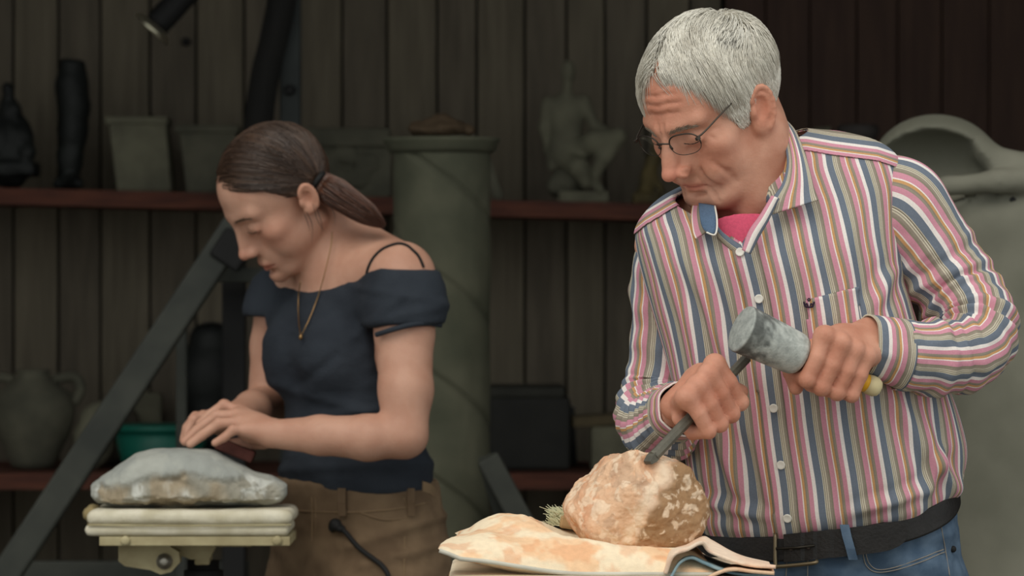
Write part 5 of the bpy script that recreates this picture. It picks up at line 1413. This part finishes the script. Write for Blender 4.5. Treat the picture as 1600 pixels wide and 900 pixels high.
# belt
br_ = [((1100, 805), (1484, 757), .120, 5.082, 14, .036), ((1096, 838), (1488, 792), .123, 5.082, 14, .040)]
Bl = loft(br_, 12, 200); Bn = normals(Bl.reshape(-1, 3), grid_f(12, 200, True)).reshape(Bl.shape)
if Bn[5, 50, 1] > 0: Bn = -Bn
M_belt = mat('black_leather', (30, 28, 27), .5, scale=60, bump=.2, var=.2)
BELT = mk('belt', (Bl + Bn * .003).reshape(-1, 3), grid_f(12, 200, True)[:, ::-1], M_belt, MAN, label='black leather belt with a dull metal buckle'); solidify(BELT, .004, 0)
def on_belt(t, v, off=.007):
    """t: pixel column, v: 0 top .. 1 bottom"""
    r0 = Bl[0], Bl[-1]; res = []
    for R_ in r0:
        x = 800 + FPX * R_[:, 0] / R_[:, 1]; m = np.where(Bn[5][:, 1] < .1, np.abs(x - t), 1e9); i = np.argmin(m); q = R_[i].copy(); q[0] = (t - 800) / FPX * q[1]; res.append(q + Bn[5][i] * off)
    return res[0] * (1 - v) + res[1] * v
tail = [on_belt(x, .5 + .10 * sm(1300, 1400, x), .011 + .004 * sm(1300, 1410, x)) for x in np.linspace(1228, 1412, 30)]
tw = np.full(30, .0175); tw[-5:] = [.0172, .0165, .015, .012, .006]
V = []; 
for p_, w_ in zip(tail, tw):
    V += [p_ + (0, -.0018, w_), p_ + (0, -.0018, -w_), p_ + (0, .0018, -w_), p_ + (0, .0018, w_)]
mk('belt_tail', V, [(k * 4 + j, (k + 1) * 4 + j, (k + 1) * 4 + (j + 1) % 4, k * 4 + (j + 1) % 4) for k in range(29) for j in range(4)] + [(0, 1, 2, 3), (119, 118, 117, 116)], M_belt, BELT, smooth=False)
bq = [on_belt(1216, -.12, .012), on_belt(1216, 1.12, .012), on_belt(1222, 1.2, .013), on_belt(1272, 1.2, .014), on_belt(1280, 1.1, .013)]
mk('buckle_frame', *tube_g(bq, .0026, 30, 8), mat('dull_brass', (120, 108, 86), .4, metal=.8), BELT)
mk('buckle_prong', *tube_g([on_belt(1218, .5, .014), on_belt(1250, .52, .0155), on_belt(1276, .5, .0145)], .0018, None, 8), mat('dark_metal', (60, 56, 50), .4, metal=.8), BELT)
for x in (1240, 1266, 1322):
    mk('belt_hole', *lathe_g([(.0002, 0), (.0024, 0), (.0024, .0008), (.0002, .0008)], on_belt(x, .55, .0140), rotx(math.pi / 2), 12), mat('hole_rim', (66, 56, 50), .8), BELT)
mk('belt_loop', *plate_g([on_belt(1320, -.15, .017), on_belt(1324, .3, .020), on_belt(1329, .8, .020), on_belt(1333, 1.25, .016)], (1, 0, 0), .0058, .0012), M_den, JEANS, smooth=False)
# ------------------------------------------------------------------ the woman
WB_ = W(550, 0, 6.15); WB_[2] = 0
WOM = empty('person', WB_, 'woman with a brown ponytail in a dark navy top rubbing the flat stone', 'person')
WR_ = rotz(math.radians(-71.0)) @ rotx(math.radians(43.5)) @ roty(math.radians(11.0))
WF = Frame(WR_, (-0.3515, 6.10, 1.4525), 0.985)
BR_ = rotz(math.radians(-52.0))
fwd, lft = BR_ @ np.array((0, -1.0, 0)), BR_ @ np.array((1.0, 0, 0))
def torso_prims(S, k=.03, top=True):
    """trunk: hips, waist, ribcage, bust"""
    fr = lambda px, py, d=6.15: Frame(BR_, W(px, py, d))
    S.ell((0, 0, 0), (.138, .092, .125), k, 'u', fr(540, 545))
    S.ell((0, 0, 0), (.118, .084, .13), k, 'u', fr(550, 650))
    S.ell((0, .0, 0), (.140, .098, .10), k, 'u', fr(556, 745))
    for s in (-1, 1): S.ell((s * .050, -.054, 0), (.050, .046, .054), .03, 'u', fr(534, 552))
    S.ell((0, .008, 0), (.125, .060, .055), k, 'u', fr(536, 466))
S = Sdf()
head_prims(S, WF, False)
nbW = W(526, 412, 6.14)
S.cone(WF.w((0, .036, -.034)), nbW + np.array((.008, 0, 0)), .038, .048, .022)
S.cone(W(548, 372, 6.17), W(630, 424, 6.05), .036, .040, .03)
S.cone(WF.w((.0, .012, -.050)), nbW + np.array((.008, 0, 0)), .020, .034, .02)
shN, shF = W(630, 436, 6.02), W(440, 462, 6.27)
torso_prims(S)
S.cone(nbW + np.array((0, 0, -.01)), shN + np.array((-.01, 0, .008)), .044, .040, .035); S.cone(nbW + np.array((0, 0, -.01)), shF + np.array((.01, 0, .008)), .044, .040, .035)
S.cone(nbW + fwd * .035 + np.array((0, 0, -.035)), shN + fwd * .022 + np.array((0, 0, .012)), .009, .009, .014)      # collar bone
S.cone(nbW + fwd * .035 + np.array((0, 0, -.035)), shF + fwd * .022 + np.array((0, 0, .012)), .009, .009, .014)
# near arm
elN = W(632, 680, 5.955); wrN = W(428, 678, 5.965)
S.ell(shN, (.046, .046, .05), .02)
S.chain([shN, W(632, 520, 6.00), W(634, 610, 5.97), elN], [.046, .044, .040, .034], .012)
S.chain([elN, W(575, 684, 5.95), W(500, 680, 5.955), wrN], [.034, .034, .029, .0215], .010)
# far arm
elF = W(418, 632, 6.29); wrF = W(352, 660, 6.085)
S.chain([shF, W(430, 540, 6.29), elF], [.042, .038, .032], .012)
S.chain([elF, W(395, 640, 6.20), wrF], [.032, .029, .021], .010)
def palm(S, wrist, mcps, r=.0115):
    for i, m in enumerate(mcps): S.cone(wrist + (np.asarray(m) - wrist) * .12, m, .0165, r, .010)
def finger(S, pts, r, k=.002):
    rr = [r * 1.08, r, r * .92, r * .80]; S.chain(pts, rr[:len(pts)], k)
    S.ell(pts[1], (r * 1.05,) * 3, .003)
MN = [W(374, 643, 6.008), W(370, 649, 5.99), W(374, 660, 5.972), W(384, 672, 5.957)]
palm(S, wrN, MN); S.ell(W(400, 672, 5.985), (.030, .020, .022), .012)
finger(S, [MN[0], W(350, 633, 6.012), W(328, 648, 6.012), W(312, 662, 6.008)], .0085)
finger(S, [MN[1], W(338, 650, 5.992), W(308, 672, 5.988), W(289, 690, 5.985)], .0087)
finger(S, [MN[2], W(342, 662, 5.970), W(316, 680, 5.968), W(297, 694, 5.966)], .0084)
finger(S, [MN[3], W(364, 672, 5.950), W(350, 684, 5.948), W(336, 692, 5.946)], .0074)
S.chain([W(412, 688, 6.0), W(388, 692, 6.005), W(362, 694, 6.01)], [.014, .0105, .0085], .006)
MF = [W(318, 652, 6.045), W(322, 655, 6.065), W(328, 660, 6.085)]
palm(S, wrF, MF)
finger(S, [MF[0], W(303, 656, 6.035), W(294, 674, 6.03), W(291, 690, 6.025)], .0085)
finger(S, [MF[1], W(306, 652, 6.055), W(293, 668, 6.05), W(287, 688, 6.045)], .0085)
finger(S, [MF[2], W(312, 658, 6.078), W(300, 676, 6.07), W(296, 692, 6.06)], .0080)
S_WOM = S
V, F = S.mesh(.0024)
t = face_tint(WF, V, False)
mk('body', V, F, skin_mat('fair_skin', (196, 151, 129), (183, 136, 114)), WOM, attrs={'tint': t})
for s in (-1, 1):
    eye(WF, s, WOM, (70, 60, 44)); lash(WF, s, WOM, S_WOM, .0008)
M_hairw = mat('brown_hair', (250, 250, 250), .42, var=.05, scale=60, attr='tint', spec=.45)
for s in (-1, 1): brow(WF, s, 90, .0235, (92, 72, 56), WOM, M_hairw, S_WOM, .0014, .005, .007, .012, .038)

# hair pulled back into a ponytail
TIE = WF.l(W(494, 281, 6.055))
tie_w = W(494, 281, 6.055)
def wom_keep(p):
    ph = np.degrees(np.arctan2(np.abs(p[:, 0]), -(p[:, 1])))
    zh = np.interp(ph, [0, 20, 40, 55, 66, 76, 83, 108, 118, 150, 180], [.074, .074, .068, .052, .034, .014, .026, .022, -.024, -.036, -.036])
    return p[:, 2] > zh
SC_C, SC_R = np.array((0, .000, .031)), np.array((.0705, .0835, .0755))
roots = scalp(9000, wom_keep, 8); n = len(roots); rs = np.random.RandomState(15)
jit = rs.normal(size=(n, 3)) * .02
target = SC_C + SC_R * nrm((TIE - SC_C) / SC_R)
def wom_dir(p, s):
    d = target - p; d = d / (np.linalg.norm(d, axis=1)[:, None] + 1e-6)
    sag = np.sign(p[:, 0:1]) * np.array((.6, 0, -.25)) * sm(.10, .03, np.abs(p[:, 0:1] - target[0])) * (1 - s) * .5
    return d + sag + jit
dist_ = np.linalg.norm(roots - target, axis=1)
ln = np.minimum(dist_ * 1.12, rs.uniform(.06, .16, n))
h0 = rs.uniform(.0055, .0085, n) * (1 + .25 * fbm(roots * 28, 2, 5))
def lift(s): return .002 + h0 * min(1, 4 * s)
paths = grow(roots, wom_dir, ln, 8, SC_C, SC_R, lift)
paths = WF.w(paths.reshape(-1, 3)).reshape(paths.shape)
hv = np.clip(.4 + .6 * fbm(roots * np.array([40, 10, 40]), 3, 9) + rs.normal(size=n) * .2, 0, 1)[:, None]
cA, cB_ = np.array(lin((54, 41, 34))), np.array(lin((98, 74, 58)))
V, F, T_ = strand_mesh(paths, rs.uniform(.0004, .0009, n), cA * (1 - hv) + cB_ * hv)
Sh = Sdf(); Sh.ell((0, .000, .031), (.0755, .0885, .0805), 0, 'u', WF)
def cap_cut_w(P):
    L = WF.l(P.astype(float)); shp = L.shape; L = L.reshape(-1, 3); ph = np.degrees(np.arctan2(np.abs(L[:, 0]), -L[:, 1]))
    zh = np.interp(ph, [0, 20, 40, 55, 66, 76, 83, 108, 118, 150, 180], [.077, .077, .071, .055, .037, .017, .030, .026, -.020, -.034, -.034])
    return ((zh - L[:, 2]) * .7).reshape(shp[:-1])
Sh.func(cap_cut_w, .006, 'i')
Vc, Fc = Sh.mesh(.003)
# ponytail volume and its locks
tail = [tie_w, W(508, 290, 6.06), W(530, 305, 6.05), W(560, 325, 6.045), W(585, 342, 6.04), W(602, 354, 6.04)]
tp = catmull(np.array(tail), 24); NTL = 1500
off = rs.normal(size=(NTL, 2)); off = off / np.maximum(1, np.linalg.norm(off, axis=1))[:, None]
Tn, Nn, Bn_ = tube_frames(tp)
wdt = np.interp(np.linspace(0, 1, 24), [0, .08, .35, .7, 1], [.010, .016, .022, .017, .004])
wob = .25 * np.sin(np.linspace(0, 5, 24)[None] + rs.uniform(0, 6, NTL)[:, None])
pt = tp[None] + wdt[None, :, None] * ((off[:, 0, None] + wob)[:, :, None] * Nn[None] + (off[:, 1, None] + .6 * wob)[:, :, None] * 1.0 * Bn_[None])
cut = rs.uniform(.62, 1.0, NTL)
pt2 = np.empty((NTL, 12, 3)); sidx = np.linspace(0, 1, 12)
for i in range(NTL):
    for c in range(3): pt2[i, :, c] = np.interp(sidx * cut[i], np.linspace(0, 1, 24), pt[i, :, c])
hv = np.clip(.5 + .4 * rs.normal(size=NTL), 0, 1)[:, None]
V3, F3, T3 = strand_mesh(pt2, rs.uniform(.0006, .0012, NTL), (np.array(lin((58, 38, 30))) * (1 - hv) + np.array(lin((104, 66, 48))) * hv))
# loose wisps in front of and behind the ear
wis = []
for a_, b_, c_ in (((478, 330), (487, 352), (486, 385)), ((492, 320), (502, 350), (500, 372)), ((488, 318), (496, 345), (510, 366)), ((475, 334), (481, 350), (484, 366)), ((497, 300), (520, 330), (522, 352))):
    q = catmull(np.array([W(*a_, 6.02), W(*b_, 6.03), W(*c_, 6.05)]), 12); wis += [q, q + np.array((.0015, 0, -.001))]
V4, F4, T4 = strand_mesh(np.array(wis), np.full(len(wis), .0004), np.tile(cA, (len(wis), 1)))
tcw = (cA * .7 + cB_ * .3)[None] * (1 + .2 * fbm(WF.l(Vc) * np.array([60, 10, 60]), 3, 2)[:, None])
allV = np.concatenate([V, Vc, V3, V4]); allF = np.concatenate([F, Fc + len(V), F3 + len(V) + len(Vc), F4 + len(V) + len(Vc) + len(V3)])
HW = mk('hair', allV, allF, M_hairw, WOM, attrs={'tint': np.concatenate([T_, tcw, T3, T4])}, label='brown hair drawn back into a ponytail')
Rt = frame_z(nrm(tail[2] - tail[0]))
V, F = [], []
ring = [tie_w + nrm(tail[2] - tail[0]) * .004 + .0135 * (math.cos(a) * Rt[:, 0] + math.sin(a) * Rt[:, 1]) for a in np.linspace(0, 2 * np.pi, 25)]
mk('hair_tie', *tube_g(ring, .0045, None, 10), M_black, HW)

# navy off-shoulder top
M_navy = mat('navy_jersey', (34, 39, 47), .9, scale=9, col2=(48, 54, 62), bump=.25, bscale=300)
S = Sdf(); torso_prims(S)
S.cone(shN, W(634, 520, 6.00), .049, .053, .02); S.cone(shF, W(434, 520, 6.285), .045, .045, .02)
S.ell(W(634, 470, 6.02), (.055, .055, .05), .02)
S.cone(shN + np.array((0, 0, -.03)), shF + np.array((0, 0, -.03)), .05, .05, .03)
S.offset(.0045)
def navy_cut(P):
    q = P.astype(float); px = 800 + FPX * q[..., 0] / q[..., 1]
    # neckline, higher over the near arm; hem; sleeve ends
    lft_c = (q - W(540, 430, 6.15)) @ lft
    zt = np.interp(lft_c, [-.2, -.12, -.06, 0, .06, .12, .17, .24], [1.350, 1.346, 1.314, 1.300, 1.306, 1.324, 1.336, 1.330])
    zb_ = np.interp(lft_c, [-.2, .2], [.990, .994])
    d1 = (q[..., 2] - zt); d2 = zb_ - q[..., 2]
    arm = lft_c - .125; hemz = 1.250 + .02 * (lft_c - .15)
    d3 = np.minimum(np.minimum(arm, hemz - q[..., 2]), q[..., 2] - 1.17) * .9
    armf = -lft_c - .125; d4 = np.minimum(np.minimum(armf, 1.262 - q[..., 2]), q[..., 2] - 1.17) * .9
    return np.maximum(np.maximum(d1, d2), np.maximum(d3, d4)).astype(np.float32)
S.func(navy_cut, .004, 'i')
V, F = S.mesh(.0035)
N = normals(V, F); q = V
fold = .0022 * fbm(V * np.array([14, 14, 30]), 3, 2)
pxv = 800 + FPX * V[:, 0] / V[:, 1]; pyv = 450 - FPX * (V[:, 2] - EYE) / V[:, 1]
for (x0, y0, x1, y1, w_, h_) in ((430, 600, 560, 640, 9, .004), (460, 655, 600, 640, 8, .0035), (430, 735, 650, 725, 9, .004), (560, 520, 620, 470, 9, .004), (600, 500, 690, 480, 8, .003), (470, 600, 520, 560, 8, -.003), (430, 700, 600, 705, 7, -.003), (560, 450, 680, 470, 6, .002)):
    dx, dy = x1 - x0, y1 - y0; tt_ = np.clip(((pxv - x0) * dx + (pyv - y0) * dy) / (dx * dx + dy * dy), -.1, 1.1); dd = np.hypot(pxv - x0 - tt_ * dx, pyv - y0 - tt_ * dy); fold += h_ * np.exp(-(dd / w_) ** 2)
V = V + N * fold[:, None]
TOP = mk('off_shoulder_top', V, F, M_navy, WOM, label='dark navy off-shoulder top with dusty smudges')
# the folded band round the shoulders
lv = np.linspace(0, 1, 60)
hem = [W(x, y, d) for x, y, d in ((588, 523, 5.962), (610, 516, 5.946), (640, 508, 5.945), (668, 505, 5.965), (688, 508, 5.995))]
mk('sleeve_hem', *tube_g(hem, .0042, 40, 8), M_navy, TOP)
# thin strap over the near shoulder
def on_body(px, py, d0=5.9, off=.002):
    ds = np.linspace(d0, d0 + .4, 400); P_ = np.array([W(px, py, d) for d in ds]); dv = S_WOM.ev(P_.astype(np.float32)); i = int(np.argmax(dv < .0)); 
    return W(px, py, ds[i] - off) if (dv < 0).any() else None
sp = [on_body(x, y) for x, y in ((572, 434), (576, 418), (584, 403), (596, 391), (610, 384), (624, 381), (636, 384), (646, 392))]
sp = [p for p in sp if p is not None]; sp += [p for p in (on_body(653, 399), on_body(658, 408), on_body(662, 418)) if p is not None]
mk('strap', *tube_g(sp, .0035, 40, 8, True, .6), M_black, TOP)
# necklace with a small pendant, hanging clear of the chest
M_gold = mat('dull_gold', (150, 118, 78), .35, metal=.9)
NK = empty('necklace', W(470, 524, 6.0), 'thin gold necklace with a tiny pendant hanging on the woman\'s chest', 'necklace')
S_TOPB = Sdf(); S_TOPB.p = list(S_WOM.p)
def on_chest(px, py, off):
    ds = np.linspace(5.8, 6.3, 600); P_ = np.array([W(px, py, d) for d in ds]); dv = S_WOM.ev(P_.astype(np.float32)); i = int(np.argmax(dv < .007)); return W(px, py, ds[i] - off)
q_ = catmull(np.array([(519, 362), (517, 385), (508, 425), (498, 460), (486, 492), (476, 514), (470, 526)], float), 26)
mk('chain', *tube_g([on_chest(a, b, .003) for a, b in q_], .0009, None, 6), M_gold, NK)
q_ = catmull(np.array([(470, 526), (467, 505), (466, 478), (467, 455), (470, 440)], float), 18)
mk('chain', *tube_g([on_chest(a, b, .003) for a, b in q_], .0009, None, 6), M_gold, NK)
dpt = on_chest(470, 528, .004)[1]
mk('pendant', *lathe_g([(.0005, -.004), (.003, -.002), (.0034, .001), (.0018, .004), (.0005, .005)], W(470, 527, dpt - .004), None, 14), M_gold, NK)

# brown corduroy trousers
M_cord = mat('brown_corduroy', (122, 101, 78), .95, scale=16, col2=(98, 79, 60), bump=.25, bscale=220)
nt = M_cord.node_tree; wv_ = nt.nodes.new('ShaderNodeTexWave'); wv_.inputs['Scale'].default_value = 95; wv_.bands_direction = 'X'; wv_.inputs['Distortion'].default_value = .6
bp_ = [x for x in nt.nodes if x.type == 'BUMP'][0]; tcn = [x for x in nt.nodes if x.type == 'TEX_COORD'][0]; nt.links.new(tcn.outputs['Object'], wv_.inputs['Vector']); nt.links.new(wv_.outputs['Fac'], bp_.inputs['Height']); bp_.inputs['Distance'].default_value = .002; bp_.inputs['Strength'].default_value = .5
S = Sdf(); fr = lambda px, py, d=6.16: Frame(BR_, W(px, py, d))
S.ell((0, 0, 0), (.152, .112, .11), .03, 'u', fr(556, 772)); S.ell((0, .012, 0), (.168, .118, .14), .04, 'u', fr(556, 880))
for s in (-1, 1):
    a = W(556, 930, 6.16) + lft * s * .082; b = np.array((a[0] + .01, a[1] + .01 * s, .50)) + fwd * .02; c = np.array((a[0] + .03, a[1] + .02, .08))
    S.chain([a, b, c], [.098, .075, .068], .03)
S.plane((0, 0, 1.010), (0, 0, 1), .004); S.plane((0, 0, .06), (0, 0, -1), .004)
V, F = S.mesh(.005); N = normals(V, F)
pxv = 800 + FPX * V[:, 0] / V[:, 1]; pyv = 450 - FPX * (V[:, 2] - EYE) / V[:, 1]
fold = .003 * fbm(V * np.array([16, 16, 22]), 3, 5)
for (x0, y0, x1, y1, w_, h_) in ((560, 850, 680, 810, 9, .006), (580, 880, 690, 850, 9, .006), (500, 830, 480, 900, 9, .004), (540, 870, 640, 880, 8, -.003), (430, 850, 470, 900, 9, .004)):
    dx, dy = x1 - x0, y1 - y0; tt_ = np.clip(((pxv - x0) * dx + (pyv - y0) * dy) / (dx * dx + dy * dy), -.1, 1.1); dd = np.hypot(pxv - x0 - tt_ * dx, pyv - y0 - tt_ * dy); fold += h_ * np.exp(-(dd / w_) ** 2)
TRO = mk('corduroy_trousers', V + N * fold[:, None], F, M_cord, WOM, label='brown corduroy trousers with belt loops')
S_TRO = S
def on_tro(px, py, off=.002):
    ds = np.linspace(5.9, 6.3, 400); P_ = np.array([W(px, py, d) for d in ds]); dv = S_TRO.ev(P_.astype(np.float32)); i = int(np.argmax(dv < 0)); return W(px, py, (ds[i] if (dv < 0).any() else 6.1) - off)
def tube_on(pts, r, name, m, off=.002, par=None):
    q = catmull(np.array(pts, float), 24); return mk(name, *tube_g([on_tro(a, b, off) for a, b in q], r, None, 6), m, par or TRO)
M_stw = mat('pale_brown_thread', (130, 108, 82), .95)
for x, w_ in ((534, .0065), (642, .006)):
    mk('belt_loop', *plate_g([on_tro(x, 763, .006), on_tro(x, 785, .0085), on_tro(x + 1, 806, .006)], (.9, -.4, 0), w_, .0015), M_cord, TRO, smooth=False)
tube_on([(440, 796), (500, 800), (560, 800), (620, 795), (670, 785)], .0012, 'waistband_seam', M_stw, .001)
tube_on([(487, 766), (488, 820), (486, 905)], .0016, 'fly_seam', M_stw, .001); tube_on([(492, 766), (493, 820), (491, 905)], .0010, 'fly_seam', M_stw, .001)
tube_on([(560, 800), (600, 812), (636, 806), (632, 778)], .0010, 'pocket_seam', M_stw, .001); tube_on([(634, 806), (632, 850), (632, 905)], .0009, 'side_seam', M_stw, .001)
mk('label_tab', *plate_g([on_tro(660, 760, .003), on_tro(672, 764, .003), on_tro(679, 770, .001)], (0, 0, 1.0), .008, .001), M_stw, TRO, smooth=False)
# black cord hanging from the waist
cp = [on_tro(x, y, .009) for x, y in ((524, 818), (540, 832), (560, 855), (582, 872), (598, 885), (608, 905))] + [W(614, 960, 6.0), W(616, 1040, 6.0), W(600, 1100, 6.0)]
mk('cord', *tube_g(cp, .0038, 70, 10), M_black, TRO, label='black cord hanging at the hip')
S = Sdf(); S.ell(on_tro(524, 820, .006), (.010, .008, .010), .003); S.ell(on_tro(532, 826, .008), (.008, .007, .006), .003); S.ell(on_tro(519, 824, .006), (.006, .006, .008), .003)
V, F = S.mesh(.0018); mk('cord_knot', V, F, M_black, TRO)
# feet
for s in (-1, 1):
    a = W(556, 930, 6.16) + lft * s * .082 + np.array((.03, .02, 0)); a[2] = 0
    fr_ = Frame(BR_, a)
    S = Sdf(); S.ell((0, -.05, .045), (.044, .12, .045), .02, 'u', fr_); S.ell((0, .03, .08), (.042, .05, .07), .03, 'u', fr_); S.plane((0, 0, .012), (0, 0, -1))
    V, F = S.mesh(.006); sh = mk('shoe', V, F, mat('dusty_black_leather', (48, 44, 42), .7), WOM)
    S = Sdf(); S.box((0, -.045, .008), (.042, .125, .008), .006, .002, 'u', fr_); V, F = S.mesh(.006); mk('sole', V, F, M_black, sh)
# red-brown rubbing block under her hand
c = W(362, 703, 5.99)
mk('rubbing_block', *box_g(W(368, 703, 5.995), (.030, .022, .009), roty(.38), .003), mat('red_brown_block', (74, 40, 34), .85, scale=60, bump=.4), smooth=False, label='red-brown rubbing block under the woman\'s fingers', cat='block')
